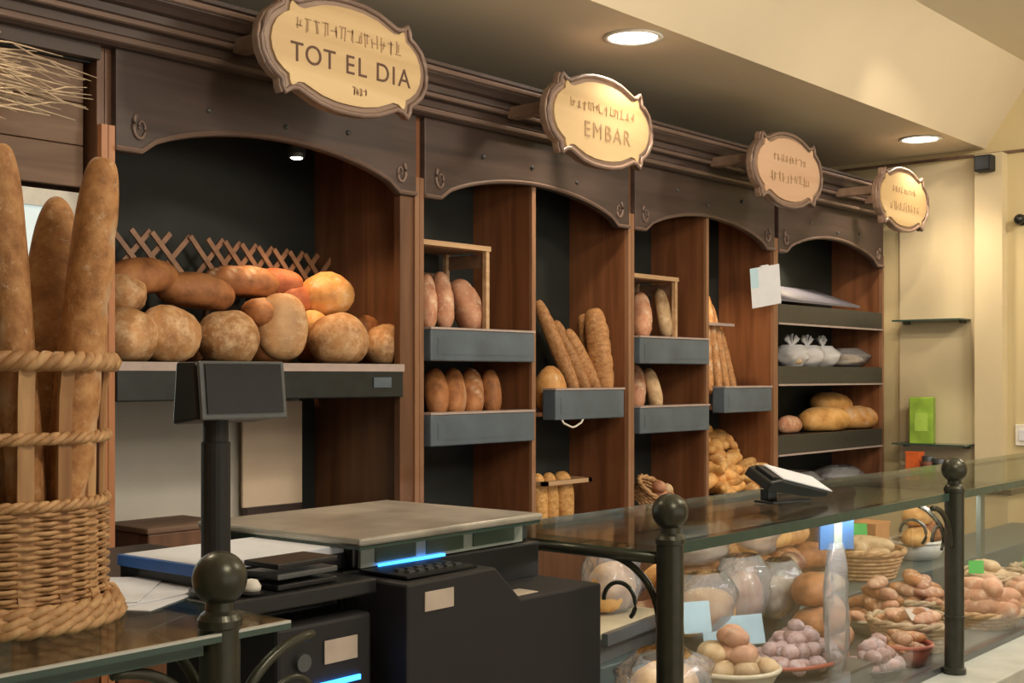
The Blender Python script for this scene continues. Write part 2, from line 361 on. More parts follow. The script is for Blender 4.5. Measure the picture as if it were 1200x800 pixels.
for i in range(5):
    x0, x1 = XS[i], XS[i+1]
    c = thing('bread_cabinet', desc[i], 'cabinet', (x0, YF, 0), group='row of arched bread cabinets'); CAB.append(c)
    w = x1-x0
    def P(name, mb, m, **k): return part(name, mb, m, c, **k)
    D = YB-YF-0.01 if i < 2 else 0.275
    sm = 'wood_darkv' if i < 2 else 'wood_panel'
    P('side_panel', MB().box(0.001, 0.02, 0.005, D-0.012, 0, ZT+0.08), sm)
    P('side_panel', MB().box(w-0.02, w-0.001, 0.005, D-0.012, 0, ZT+0.08), 'wood_darkv' if i < 1 else 'wood_panel' if i > 1 else 'wood_darkv')
    P('front_stile', MB().box(0.001, 0.018, -0.012, 0.005, 0.0, 2.2), 'wood_edge' if i != 1 else 'wood_orange')
    if i == 1:
        P('front_stile', MB().box(w-0.075, w-0.02, -0.004, 0.02, 0, 2.2), 'wood_darkv')
        P('front_stile', MB().box(w-0.02, w-0.001, -0.012, 0.005, 0, 2.2), 'wood_edge')
    else:
        P('front_stile', MB().box(w-0.018, w-0.001, -0.012, 0.005, 0, 2.2), 'wood_edge' if i else 'wood_orange')
    P('back_panel', MB().box(0.001, w-0.001, D-0.012, D, 0, ZT+0.08), 'black_back')
    P('roof_panel', MB().box(0.02, w-0.02, 0.03, D-0.012, ZT-0.05, ZT-0.03), 'black_back')
    P('worktop', MB().box(0.02, w-0.02, -0.03, D-0.012, WT-0.03, WT), 'wood_darkv', bevel=0.003)
    P('base_door', MB().box(0.025, w/2-0.003, -0.015, 0.004, 0.1, WT-0.035), 'wood_darkv', bevel=0.003)
    P('base_door', MB().box(w/2+0.003, w-0.025, -0.015, 0.004, 0.1, WT-0.035), 'wood_darkv', bevel=0.003)
    if i == 0:
        v = P('header_board', MB().box(0.02, w-0.02, -0.012, 0.012, 2.352, 2.40), 'wood_dark')
    else: v = P('valance', MB().prism(arch_pts(0.018, w-0.018), -0.016, 0.008), 'wood_dark', bevel=0.003)
    if i == 0: pass
    else: mb = MB().tube([(p[0], -0.018, p[1]-0.0+0.008) for p in arch_pts(0.018, w-0.018)[1:-1]], 0.006, 5)
    if i: part('arch_bead', mb, 'moulding', v)
    for sx, fl in () if i == 0 else ((0.085, 1), (w-0.085, -1)):
        part('scroll_carving', MB().tube(spiral(sx, 2.205, -0.018, 0.036, fl), [0.006*(1-k/45) for k in range(30)], 5), 'moulding', v, smooth=True)
    for k in range(3 if i else 0):
        xx = w*(0.28+0.22*k)+random.uniform(-.03, .03)
        part('stud', MB().lathe([(0.0, -0.005), (0.007, -0.003), (0.007, 0.003), (0, 0.005)], 10), 'chrome', v, smooth=True, loc=(xx, -0.018, 2.30+random.uniform(-.03, .03)), rot=(math.pi/2, 0, 0))
    if i in (2, 3):
        P('divider', MB().box(w/2-0.012, w/2+0.008, 0.008, D-0.012, WT, 2.33), 'wood_panel')
        P('divider_edge', MB().box(w/2-0.012, w/2+0.008, -0.004, 0.008, WT, 2.30), 'wood_edge')
        for (a, b_, z1, z0, nm) in ((0.03, w/2-0.03, 1.742, 1.645, 0), (0.03, w/2-0.03, 1.480, 1.383, 0), (w/2+0.07, w-0.085, 1.55, 1.448, 1)):
            xa = a-0.008 if nm == 0 else w/2+0.01; xb = w/2-0.013 if nm == 0 else w-0.022
            sh = P('shelf', MB().box(xa, xb, 0.02, D-0.013, z0+0.012, z0+0.026), 'wood_darkv')
            bf = P('bin_front', MB().box(a, b_, -0.040 if nm else -0.030, 0.018, z0, z1), 'bin_blue', bevel=0.004)
            part('bin_rim', MB().box(a-0.002, b_+0.002, -0.043 if nm else -0.033, 0.020, z1, z1+0.007), 'bin_edge', bf)
            part('price_strip', MB().box(a+0.03, b_-0.03, (-0.0415 if nm else -0.0315), (-0.040 if nm else -0.030), z0+0.02, z1-0.025), 'bin_blue', bf)
    if i == 1:
        sh = P('shelf', MB().box(0.02, w-0.076, -0.02, D-0.013, 1.536, 1.634), 'shelf_black', bevel=0.004)
        part('shelf_lip', MB().box(0.02, w-0.076, -0.024, -0.02, 1.612, 1.634), 'bin_edge', sh)
        part('shelf_ticket', MB().box(w-0.20, w-0.13, -0.0245, -0.0205, 1.565, 1.595), 'bin_blue', sh)
        P('niche_panel', MB().box(0.04, w-0.10, D-0.030, D-0.013, WT, 1.53), 'grey_panel')
    if i == 4:
        for (z1, z0) in ((1.915, 1.825), (1.642, 1.555), (1.335, 1.245)):
            sh = P('shelf', MB().box(0.021, w-0.021, 0.005, D-0.013, z1-.02, z1-.001), 'shelf_black')
            part('shelf_front', MB().box(0.021, w-0.021, -0.012, 0.004, z0, z1), M.setdefault('shelf_grey', plain('dark_grey_shelf_front', (0.045, 0.045, 0.040), 0.4)), sh, bevel=0.003)
            part('shelf_lip', MB().box(0.021, w-0.021, -0.016, -0.012, z0, z0+0.008), 'bin_edge', sh)
        P('sloping_tray', MB().prism([(0.0, 1.93), (0.0, 1.94), (0.25, 2.03), (0.25, 2.02)], 0.03, w-0.25, 'YZ'), M.setdefault('tray_grey', plain('blue_grey_tray', (0.14, 0.14, 0.18), 0.5)))
    if i == 3:
        P('small_ledge', MB().box(w/2+0.10, w-0.16, 0.10, 0.26, 1.812, 1.824), 'bin_edge')
    if i == 0:
        for (za, zb) in ((2.052, 2.150), (2.152, 2.252), (2.254, 2.350)):
            P('plank', MB().box(0.02, w-0.032, 0.045, 0.065, za, zb), 'wood_plank', bevel=.002)
        P('window_pane', MB().box(0.06, w-0.06, 0.075, 0.082, 1.25, 2.0), 'mirror_pale')
        P('window_frame', MB().box(0.02, w-0.034, 0.060, 0.095, 2.0, 2.040).box(0.02, 0.06, 0.060, 0.095, 1.2, 2.0).box(w-.06, w-.034, 0.060, 0.095, 1.2, 2.0).box(.02, w-.034, .060, .095, 1.16, 1.2), 'white')
    # small lamp under the roof of the bay
    if i in (1, 3, 4):
        lx = {1: 0.72, 3: 0.70, 4: 0.52}[i]
        ly = 0.16
        fx = P('bay_lamp', MB().lathe([(0.0, 0.0), (0.022, 0.0), (0.026, 0.012), (0.026, 0.03)], 18), 'chrome', loc=(lx, ly, ZT-0.165))
        part('lamp_stem', MB().box(lx-.006, lx+.006, ly-.006, ly+.006, ZT-.14, ZT-.05), 'chrome', fx, loc=(-lx, -ly, -(ZT-.165)))
        part('lamp_glow', MB().lathe([(0.0, -0.004), (0.012, -0.004), (0.018, -0.0008)], 16), 'disc', fx)
# cornice running above all the cabinets
prof = [(2.715, 2.385), (2.665, 2.385), (2.655, 2.392), (2.650, 2.402), (2.640, 2.408), (2.640, 2.428), (2.622, 2.430), (2.616, 2.440),
        (2.606, 2.446), (2.606, 2.464), (2.590, 2.468), (2.580, 2.480), (2.570, 2.488), (2.568, 2.508), (2.560, 2.512), (2.560, 2.522), (2.715, 2.522)]
cor = thing('cornice', 'long stepped wooden cornice running above all the bread cabinets', 'cornice', (0, 0, 0))
part('cornice_core', MB().prism(prof, -0.3, 6.03, 'YZ'), 'wood_dark', cor)
for (yy, zz, r) in ((2.652, 2.400, 0.010), (2.618, 2.438, 0.008), (2.566, 2.500, 0.008)):
    part('moulding_bead', MB().tube([(-0.3, yy, zz), (6.03, yy, zz)], r, 8), 'moulding', cor, smooth=False)

# ------------------------------------------------------------------ hanging signs
quarter = [(0, .140), (.05, .138), (.10, .129), (.14, .114), (.165, .104), (.185, .106), (.205, .120), (.212, .105), (.214, .088),
           (.232, .078), (.255, .058), (.270, .030), (.275, 0)]
def plaque(k=1.0, kz=None):
    kz = kz or k; q = quarter
    p = [(x*k, z*kz) for x, z in q] + [(x*k, -z*kz) for x, z in reversed(q[:-1])]
    p += [(-x*k, -z*kz) for x, z in q[1:]] + [(-x*k, z*kz) for x, z in reversed(q[1:-1])]
    return list(reversed(p))
def text_mesh(s, size, m):
    cu = bpy.data.curves.new('t', 'FONT'); cu.body = s; cu.size = size; cu.align_x = 'CENTER'; cu.align_y = 'CENTER'
    cu.extrude = 0.0006; cu.space_character = 1.08
    o = bpy.data.objects.new('t', cu); COL.objects.link(o)
    bpy.context.view_layer.update()
    me = bpy.data.meshes.new_from_object(o.evaluated_get(bpy.context.evaluated_depsgraph_get()))
    bpy.data.objects.remove(o); me.materials.clear(); me.materials.append(M[m]); return me
def scribble(w, h, n, seed, y):
    """worn, unreadable writing: short uneven strokes in a row"""
    rnd = random.Random(seed); mb = MB()
    for k in range(n):
        cx = -w/2+w*(k+0.5)/n; s = w/n*0.36
        for _ in range(2):
            a = cx+rnd.uniform(-s, s); z0 = -h/2*rnd.uniform(.4, 1); z1 = h/2*rnd.uniform(.4, 1)
            b = a+rnd.uniform(-s, s)*.4
            mb.prism([(a-.0018, z0), (a+.0018, z0), (b+.0018, z1), (b-.0018, z1)], y-0.0006, y+0.0006)
        z = rnd.uniform(-.4, .4)*h
        mb.prism([(cx-s, z), (cx+s, z), (cx+s, z+.003), (cx-s, z+.003)], y-0.0006, y+0.0006)
    return mb
def worn(*a_, **k_):
    return tag(part(*a_, **k_), kind='stuff')
sg = [(2.135, 'large oval wooden sign reading TOT EL DIA, nearest the camera', 'sign_face'),
      (3.205, 'oval wooden sign with a worn line above short dark capitals, second from the left', 'sign_face'),
      (4.425, 'pinkish oval wooden sign with faded writing, third from the left', 'sign_face_pink'),
      (5.51, 'smallest looking oval wooden sign, in front of the cream wall', 'sign_face')]
for k, (x, lab, fm) in enumerate(sg):
    t = thing('hanging_sign', lab, 'sign', (x, 2.38, 2.40), group='oval signs hanging before the cornice')
    part('frame_board', MB().prism(plaque(1.04), -0.012, 0.014), 'sign_frame', t, bevel=0.004)
    part('frame_rim', MB().tube([(a, -0.014, b) for a, b in plaque(1.0)], 0.0075, 6, closed=True), 'moulding', t, smooth=True)
    part('sign_face', MB().prism(plaque(0.91, 0.86), -0.018, -0.008), fm, t)
    for sx in (-0.15, 0.15):
        br = part('bracket', MB().box(sx-0.02, sx+0.02, 0.014, 0.235, 0.02, 0.055), 'sign_frame', t)
    def word(st_, size, dx, dz, m):
        adv = {'I': .34, ' ': .34, 'M': .86, 'E': .60, 'T': .62, 'L': .56, 'O': .84, 'D': .78, 'A': .74, 'B': .66, 'R': .66}
        ws = [adv[c_]*size*1.04 for c_ in st_]; x_ = dx-sum(ws)/2
        for c_, w_ in zip(st_, ws):
            if c_ != ' ': link('letter', text_mesh(c_, size, m), t, (x_+w_/2, -0.0188, dz), (math.pi/2, 0, 0))
            x_ += w_
    if k == 0:
        word('TOT EL DIA', 0.068, 0.01, -0.022, 'ink')
        worn('worn_writing', scribble(0.36, 0.040, 13, 3, -0.0186), 'ink_faint', t, loc=(0, 0, 0.052))
        worn('wheat_mark', scribble(0.05, 0.022, 4, 5, -0.0186), 'ink_faint', t, loc=(0.03, 0, -0.082))
    if k == 1:
        word('EMBAR', 0.070, 0.02, -0.035, 'ink_faint'); worn('worn_writing', scribble(0.34, 0.034, 12, 9, -0.0186), 'ink_faint', t, loc=(0, 0, 0.038))
    if k >= 2:
        worn('worn_writing', scribble(0.26, 0.034, 9, 11+k, -0.0186), 'ink_faint', t, loc=(0, 0, 0.040))
        worn('worn_writing', scribble(0.32, 0.044, 10, 21+k, -0.0186), 'ink_faint', t, loc=(0, 0, -0.035))

# ------------------------------------------------------------------ ceiling downlights
for k, (x, lab) in enumerate([(3.32, 'round recessed downlight left of the far one, over the second sign'), (5.61, 'round recessed downlight near the cream wall'), (1.05, 'round recessed downlight above the left cabinets')]):
    t = thing('downlight', lab, 'lamp', (x, 2.33, ZL), group='recessed ceiling downlights')
    part('trim_ring', MB().lathe([(0.078, -0.001), (0.094, -0.001), (0.098, -0.006), (0.082, -0.008), (0.078, -0.001)], 32), 'white', t, smooth=True)
    part('glowing_disc', MB().lathe([(0.0, -0.004), (0.078, -0.004), (0.078, -0.001)], 32), 'disc', t)
    l = lamp('downlight_lamp', 'SPOT', (0, 0, -0.02), 34, WARM, spot_size=math.radians(125), spot_blend=0.7, shadow_soft_size=0.06, parent=t)

# ------------------------------------------------------------------ loaves
def loaf_mesh(name, L, Wd, Hh, m, nu=26, nv=18, p=2.0, slashes=0, sdir=0.35, flat=0.30, seed=0, lump=0.05, bend=0.0, mask_top=0.0, sw=0.055, tip=0.0):
    """bread body along X, resting on z=0; slashes are real grooves with a paler bed"""
    v, mk, f = [], [], []
    off = Vector((seed*3.1, seed*1.7, seed*.9))
    for i in range(nu+1):
        u = -1+2*i/nu
        u = math.sin(u*math.pi/2)
        e = (max(0, 1-abs(u)**p))**(1/p)
        e = e*(1-tip)+tip*e*(1-abs(u))
        for k in range(nv):
            w = 2*math.pi*k/nv
            cy, cz = math.cos(w), math.sin(w)
            y = cy*e*Wd/2; z = cz*e*Hh/2
            x = u*L/2
            n = noise.noise(Vector((x/L*3.2, y/Wd*2.2, z/Hh*2.2))+off)
            g = 1+lump*n*1.6
            s = 0.0
            if slashes and cz > 0.0:
                for q in range(slashes):
                    uc = -0.72+1.44*(q+0.5)/slashes if slashes > 1 else 0
                    if slashes == 1: d = abs(cy)/0.16+max(0, abs(u)-.72)*9
                    else: d = abs(u-uc-sdir*cy)/sw/(1+0.0)
                    s = max(s, math.exp(-d*d)*min(1, cz*1.8))
            rr = g*(1-0.13*s)
            y *= rr; z = z*rr
            zb = -Hh/2*(1-flat)
            if z < zb: z = zb+(z-zb)*0.15
            y += bend*(u*u-0.4)*L
            v.append((x, y, z-zb)); mk.append(min(1, s*0.75+mask_top*max(0, cz)))
    for i in range(nu):
        for k in range(nv):
            l = (k+1) % nv
            f.append((i*nv+k, i*nv+l, (i+1)*nv+l, (i+1)*nv+k))
    mb = MB(); mb.v = v; mb.f = f
    me = mb.mesh(name, m, True, mk)
    zmin = min(q[2] for q in v)
    if abs(zmin) > 1e-4:
        me.transform(Matrix.Translation((0, 0, -zmin)))
    return me
B = {
 'boule': [loaf_mesh('boule', .165, .165, .15, 'boule', p=2.0, seed=s, lump=.07, flat=.22, slashes=(0 if s else 0)) for s in (1, 2, 3)],
 'batard': [loaf_mesh('batard', .21, .115, .10, 'batard', p=2.2, seed=s, slashes=n, lump=.05) for s, n in ((4, 0), (5, 1), (6, 3))],
 'red': [loaf_mesh('red', .17, .10, .10, 'redloaf', p=2.1, seed=7)],
 'orange': [loaf_mesh('orange', .16, .15, .13, 'orange_loaf', seed=8, slashes=0)],
 'floury': [loaf_mesh('floury', .20, .115, .095, 'boule', p=2.3, seed=9, slashes=1, mask_top=.15)],
 'baguette': [loaf_mesh('baguette', 1.0, .12, .11, 'baguette', nu=44, nv=14, p=4.0, seed=s, slashes=5, sw=.05, sdir=.10, lump=.05, flat=.12) for s in (10, 11)],
 'pointed': [loaf_mesh('pointed', 1.0, .12, .11, 'baguette', nu=44, nv=14, p=2.4, seed=41, slashes=4, sw=.05, sdir=.1, flat=.12, tip=.12)],
 'stick': [loaf_mesh('stick', 1.0, .15, .14, 'baguette', nu=36, nv=12, p=3.4, seed=s, slashes=4, sw=.06, sdir=.12, lump=.05, flat=.12) for s in (12, 13)],
 'gstick': [loaf_mesh('gstick', 1.0, .2, .2, 'golden', nu=26, nv=12, p=3.0, seed=14, slashes=3, sw=.07, sdir=.2, flat=.12)],
 'pbatard': [loaf_mesh('pbatard', .20, .09, .085, 'pink', p=2.3, seed=s, slashes=2, sdir=.3, sw=.09) for s in (15, 16)],
 'gbatard': [loaf_mesh('gbatard', .24, .11, .085, 'golden', p=2.3, seed=17, slashes=1), loaf_mesh('gbatard', .22, .12, .08, 'orange_loaf', p=2.3, seed=18, slashes=3, sw=.08, sdir=.3)],
 'tanloaf': [loaf_mesh('tanloaf', .20, .12, .08, 'tan', p=2.4, seed=19, slashes=1), loaf_mesh('tanloaf', .18, .12, .075, 'tan', p=2.4, seed=20, slashes=3, sdir=.3, sw=.08)],
 'roll': [loaf_mesh('roll', .058, .052, .045, 'pink', nu=12, nv=10, seed=21), loaf_mesh('roll', .056, .050, .044, 'tan', nu=12, nv=10, seed=22)],
 'groll': [loaf_mesh('groll', .075, .065, .05, 'golden', nu=12, nv=10, seed=23), loaf_mesh('groll', .08, .065, .05, 'orange_loaf', nu=12, nv=10, seed=24)],
 'ball': [loaf_mesh('ball', .042, .042, .038, 'dusted', nu=10, nv=10, seed=25, lump=.1), loaf_mesh('ball', .044, .040, .036, 'dusted', nu=10, nv=10, seed=26, lump=.1)],
 'croissant': [loaf_mesh('croissant', .15, .055, .05, 'golden', nu=26, nv=12, p=1.7, seed=27, slashes=6, sw=.035, sdir=.08, bend=.22, lump=.03)],
 'choc': [loaf_mesh('choc', .12, .06, .045, 'choc', seed=28, slashes=2, sw=.08)],
 'pastry': [loaf_mesh('pastry', .12, .06, .042, 'pink', nu=18, nv=12, seed=29, slashes=3, sw=.07, sdir=.2), loaf_mesh('pastry', .11, .06, .045, 'batard', nu=18, nv=12, seed=30, slashes=2, sw=.08)],
}
def bread(kind, loc, rot=(0, 0, 0), scale=1.0, name='bread_loaf', label='', cat='bread', group=None, v=0):
    me = B[kind][v % len(B[kind])]
    s = scale if isinstance(scale, (tuple, list)) else (scale,)*3
    o = link(name, me, None, loc, rot, s)
    return tag(o, label, cat, group)
def stick_between(kind, p0, p1, wid, name, label, group=None, v=0, cat='bread', roll=0.0, base=0.12):
    p0, p1 = Vector(p0), Vector(p1); d = p1-p0
    q = d.to_track_quat('X', 'Z')
    q = q @ Quaternion((1, 0, 0), roll)
    k = wid/{'stick': .15, 'gstick': .2, 'baguette': .12, 'pointed': .12}.get(kind, base)
    me = B[kind][v % len(B[kind])]
    s = (d.length/1.0 if kind in ('stick', 'gstick', 'baguette', 'pointed') else d.length/.2, k, k)
    h = {'stick': .14, 'gstick': .2, 'baguette': .11}.get(kind, .1)*k*0.47
    mid = (p0+p1)/2 - (q @ Vector((0, 0, 1)))*h
    o = link(name, me, None, mid, q, s)
    return tag(o, label, cat, group)

# loaves on the black shelf of the wide cabinet: (px, py, depth Y, kind, variant, yaw, scale, label)
ZS = 1.6345
shelf_loaves = [
 (147, 390, 2.80, 'boule', 0, .3, .95, 'pale floury round loaf half hidden behind the wicker basket, on the black shelf'),
 (196, 390, 2.79, 'boule', 1, .9, 1.0, 'second floury round loaf from the left in the front row of the black shelf'),
 (267, 390, 2.79, 'boule', 2, 2.0, .97, 'floury round loaf above the pole monitor, front row of the black shelf'),
 (331, 388, 2.80, 'floury', 0, 1.25, 1.0, 'upright oblong loaf with a pale floury stripe, front row of the black shelf'),
 (397, 390, 2.79, 'boule', 0, 3.0, 1.03, 'large floury round loaf right of the striped oblong loaf'),
 (452, 399, 2.79, 'boule', 1, 4.0, .84, 'rightmost small round loaf at the end of the black shelf'),
]
def on(px, Y, dz=0.0): return atY(px, 440, Y)
for (px, py, Y, kd, vv, yaw, s, lab) in shelf_loaves:
    p = atY(px, py, Y)
    if kd == 'floury':
        zx = Vector((-.42, -.90, .10)).normalized(); xx = Vector((.06, .06, 1)); yy_ = zx.cross(xx).normalized(); xx = yy_.cross(zx)
        qq = Matrix((xx, yy_, zx)).transposed().to_quaternion()
        tag(link('bread_loaf', B['floury'][0], None, (p.x+.025, Y+.045, ZS+.100), qq, (.96, 1.3, 1.1)), lab, 'bread', 'round and oblong loaves on the black shelf')
        continue
    bread(kd, (p.x, Y, ZS), (0, 0, yaw), (s*1.06, s*1.06, s*1.10), label=lab, group='round and oblong loaves on the black shelf', v=vv)
back_loaves = [
 (168, 330, 2.92, 'batard', 0, 0.15, 1.0, 'darkest brown oblong loaf at the top left of the pile, above the basket'),
 (228, 346, 2.92, 'batard', 1, -.1, 1.0, 'light brown oblong loaf in the upper row, right of the darkest one'),
 (282, 335, 2.97, 'batard', 2, -.5, .95, 'brown oblong loaf in the upper row before the long trellis'),
 (322, 337, 2.96, 'red', 0, -.8, .9, 'small red brown loaf in the upper row of the pile'),
 (384, 350, 2.90, 'orange', 0, .2, 1.0, 'bright orange round loaf on top at the right of the pile'),
 (146, 350, 2.90, 'boule', 2, .5, .7, 'small reddish loaf peeping out behind the basket baguettes'),
 (305, 372, 2.88, 'batard', 1, .9, .9, 'orange brown loaf wedged behind the striped oblong loaf'),
 (352, 356, 2.93, 'red', 0, .4, .95, 'little orange loaf tucked left of the bright orange round loaf'),
 (366, 385, 2.87, 'orange', 0, 1.2, .62, 'small orange loaf low between the striped loaf and the large round one'),
 (428, 390, 2.90, 'batard', 0, .6, .8, 'reddish brown loaf behind the rightmost small round loaf'),
]
for (px, py, Y, kd, vv, yaw, s, lab) in back_loaves:
    p = atY(px, py, Y); h = {'batard': .10, 'red': .10, 'orange': .13, 'boule': .15}[kd]*s
    bread(kd, (p.x, Y, p.z-h*0.45+.012), (random.uniform(-.12, .12), random.uniform(-.15, .15), yaw), s*1.12, label=lab, group='round and oblong loaves on the black shelf', v=vv)
# hidden lower layer that carries the upper row
for k, px in enumerate((150, 205, 262, 318, 372, 425)):
    p = atY(px, 400, 2.99)
    bread('batard', (p.x, 2.99, ZS), (0, 0, .1*k), .95, label='brown oblong loaf in the shaded lower back row of the black shelf', group='lower back row loaves on the black shelf', v=k)

# lattice trellises behind the loaves
def trellis(label, xa, xb, Y, zlo, zhi, tilt):
    n = max(2, round((xb-xa)/0.060)); t = thing('lattice_trellis', label, 'trellis', (xa, Y, zlo), group='wooden lattices behind the loaves')
    h = zhi-zlo; step = (xb-xa)/n; w = 2*step
    L = math.hypot(w, h); a = math.atan2(h, w)
    me = MB().box(-L/2, L/2, -0.003, 0.003, -0.0075, 0.0075).mesh('slat', 'wood_edge')
    for s in (1, -1):
        for k in range(n):
            x = step*(k+0.5); zz = h/2-tilt*x
            link('slat', me, t, (x, 0.004*s, zz), (0, -a*s, 0))
    part('lattice_foot', MB().box(step*.5-.006, step*.5+.006, -.004, .012, 1.635-zlo, .02).box(xb-xa-step*.5-.006, xb-xa-step*.5+.006, -.004, .012, 1.635-zlo, .02), 'wood_plank', t)
p0 = atY(140, 300, 3.07); p1 = atY(212, 300, 3.07); trellis('short piece of wooden lattice at the left, above the brown loaves', p0.x, p1.x, 3.07, 1.865, 2.01, 0.04)
p0 = atY(232, 300, 3.07); p1 = atY(382, 300, 3.07); trellis('long wooden lattice leaning on the dark back behind the loaves', p0.x, p1.x, 3.07, 1.860, 2.005, 0.05)

# niche under the black shelf
p = atY(318, 540, 3.10)
nb = thing('notice_board', 'beige board leaning against the grey panel under the black shelf', 'board', (atY(318, 540, 3.10).x, 3.095, WT))
part('board_sheet', MB().box(-.115, .115, -0.004, 0.004, 0.15, 0.47), 'card_beige', nb)
part('board_foot', MB().box(-.11, .10, -0.02, 0.006, 0, 0.15), 'wood_dark', nb)
q = atY(200, 620, 2.80)
bx = thing('wooden_box', 'low brown wooden box under the black shelf, behind the papers', 'box', (q.x, 2.85, WT))
part('box_body', MB().box(-.10, .14, -.10, .10, 0, 0.15), 'wood_darkv', bx, bevel=0.004)
part('box_lid', MB().box(-.105, .145, -.105, .105, 0.15, 0.165), 'wood_plank', bx, bevel=0.003)

# dry twig bundle on the far left back board
tw = thing('twig_bundle', 'bundle of dry twigs lying against the plank board at the top left', 'dried twigs', (1.06, 2.615, 2.235))
rnd = random.Random(5)
vari = []
for k in range(6):
    pts = []; yy = zz = 0
    for j in range(7):
        pts.append((-.36+j*.12, yy, zz)); yy += rnd.uniform(-.006, .006); zz += rnd.uniform(-.010, .010)
    mb = MB().tube(pts, [.0045, .004, .004, .0035, .003, .002, .001], 5)
    for j in (3, 4, 5):
        x, y, z = pts[j]; s = rnd.choice((-1, 1))
        mb.tube([(x, y, z), (x+.05, y+.004, z+s*.018), (x+.10, y, z+s*.026)], [.002, .0018, .0008], 4)
    vari.append(mb.mesh('twig', 'twig'))
for k in range(38):
    link('twig', vari[k % 6], tw, (rnd.uniform(-.09, .12)+.02, rnd.uniform(-.05, .03), rnd.uniform(-.055, .060)), (rnd.uniform(-.5, .5), rnd.uniform(-.05, .06), 0))
part('twig_tie', MB().tube([(0.0, math.cos(a)*.055-.01, math.sin(a)*.095) for a in [k*2*math.pi/16 for k in range(16)]], .006, 6, closed=True), 'wicker_dark', tw)
for sx in (-.30, -.12):
    part('hook', MB().box(sx-.008, sx+.008, -.06, .125, -.105, -.095).box(sx-.008, sx+.008, -.065, -.055, -.105, -.06), 'black_matt', tw)

# ------------------------------------------------------------------ crates and loaves in the bins
def crate(label, x0, x1, z0, h, yaw=0.0, y=2.83):
    t = thing('bread_crate', label, 'crate', ((x0+x1)/2, y, z0), (0, 0, yaw), 'open wooden crates in the bins')
    w = (x1-x0)/2; d = 0.09
    for sx in (-1, 1):
        for sy in (-1, 1):
            part('corner_post', MB().box(sx*w-.008, sx*w+.008, sy*d-.008, sy*d+.008, 0, h), 'wood_light', t)
        for z in (0.03, h-.03):
            part('side_slat', MB().box(sx*w-.004+sx*.008, sx*w+.004+sx*.008, -d, d, z-.022, z+.022), 'wood_plank', t)
    for z in (0.06, h*.42, h*.72):
        part('back_slat', MB().box(-w, w, d+.008, d+.014, z-.03, z+.03), 'wood_plank', t)
    part('top_board', MB().box(-w-.012, w+.012, -d-.012, -d+.03, h, h+.016), 'wood_light', t)
    part('top_board', MB().box(-w-.012, w+.012, -d+.036, d+.016, h, h+.012), 'wood_plank', t)
    return t
def zs(i): return {0: 1.742-.097+.026, 1: 1.383+.026, 2: 1.448+.026}[i]
crate('open wooden crate of pink brown loaves in the left half of the second arch', 2.76, 3.07, zs(0), .335)
crate('open wooden crate of loaves in the left half of the third arch', 3.87, 4.19, zs(0), .30)
def lean(kind, pxb, pyb, Yb, pxt, pyt, Yt, wpx, label, v=0, roll=0.0, group=None, name='bread_loaf'):
    a = atY(pxb, pyb, Yb); b = atY(pxt, pyt, Yt); w = wpx*mpp((a+b)/2)
    base = {'pbatard': .09, 'batard': .11, 'floury': .115}.get(kind, .12)
    return stick_between(kind, a, b, w, name, label, group, v, roll=roll, base=base)
lean('pbatard', 507, 386, 2.78, 504, 322, 2.86, 24, 'slim loaf at the left end of the crate in the second arch', 0, 1.5, 'loaves in the crate of the second arch')
lean('pbatard', 527, 386, 2.78, 520, 319, 2.86, 28, 'middle loaf standing in the crate of the second arch', 1, 1.4, 'loaves in the crate of the second arch')
lean('pbatard', 563, 388, 2.77, 540, 328, 2.86, 40, 'widest floury loaf leaning right in the crate of the second arch', 0, 1.2, 'loaves in the crate of the second arch')
for k, px in enumerate((515, 536, 557, 579)):
    lean('batard', px, 487, 2.76, px-3, 434, 2.84 if k < 3 else 2.79, 34 if k < 3 else 28, 'blunt brown loaf %s, lower left bin of the second arch' % ('next to the stile', 'second from the stile', 'third from the stile', 'next to the divider')[k], k, 1.3, 'loaves in the lower left bin of the second arch')
lean('pbatard', 758, 396, 2.78, 754, 343, 2.86, 28, 'reddish loaf at the left in the crate of the third arch', 0, 1.4, 'loaves in the crate of the third arch')
lean('tanloaf', 786, 396, 2.75, 776, 338, 2.82, 30, 'pale grey floury loaf leaning in the crate of the third arch', 0, 1.2, 'loaves in the crate of the third arch')
lean('pbatard', 750, 480, 2.77, 748, 428, 2.86, 26, 'reddish loaf at the left of the lower bin in the third arch', 1, 1.4, 'loaves in the lower left bin of the third arch')
lean('tanloaf', 775, 480, 2.76, 762, 432, 2.84, 32, 'bent floury loaf right of the reddish one in the third arch', 0, 1.2, 'loaves in the lower left bin of the third arch')
# baguettes of the second arch, right half
G = 'baguettes standing in the second arch'
lean('stick', 676, 462, 2.78, 630, 352, 2.93, 18, 'dark thin baguette leaning far left in the second arch', 0, 1.5, G, 'baguette')
lean('stick', 690, 462, 2.76, 650, 376, 2.88, 17, 'dark baguette leaning left, second in the second arch', 1, 1.5, G, 'baguette')
lean('stick', 703, 462, 2.75, 664, 386, 2.84, 18, 'floury baguette in front of the dark leaning ones', 0, 1.5, G, 'baguette')
lean('stick', 699, 462, 2.80, 683, 368, 2.85, 19, 'shaded baguette behind the widest upright one', 1, 1.5, G, 'baguette')
lean('stick', 709, 462, 2.745, 696, 361, 2.78, 29, 'widest golden baguette at the right of the second arch', 0, 1.2, G, 'baguette')
p = atY(646, 440, 2.76); bread('orange', (p.x, 2.765, zs(2)+.0), (0, 0, .4), (.84, .80, 1.4), label='round brown loaf left of the baguettes in the second arch')
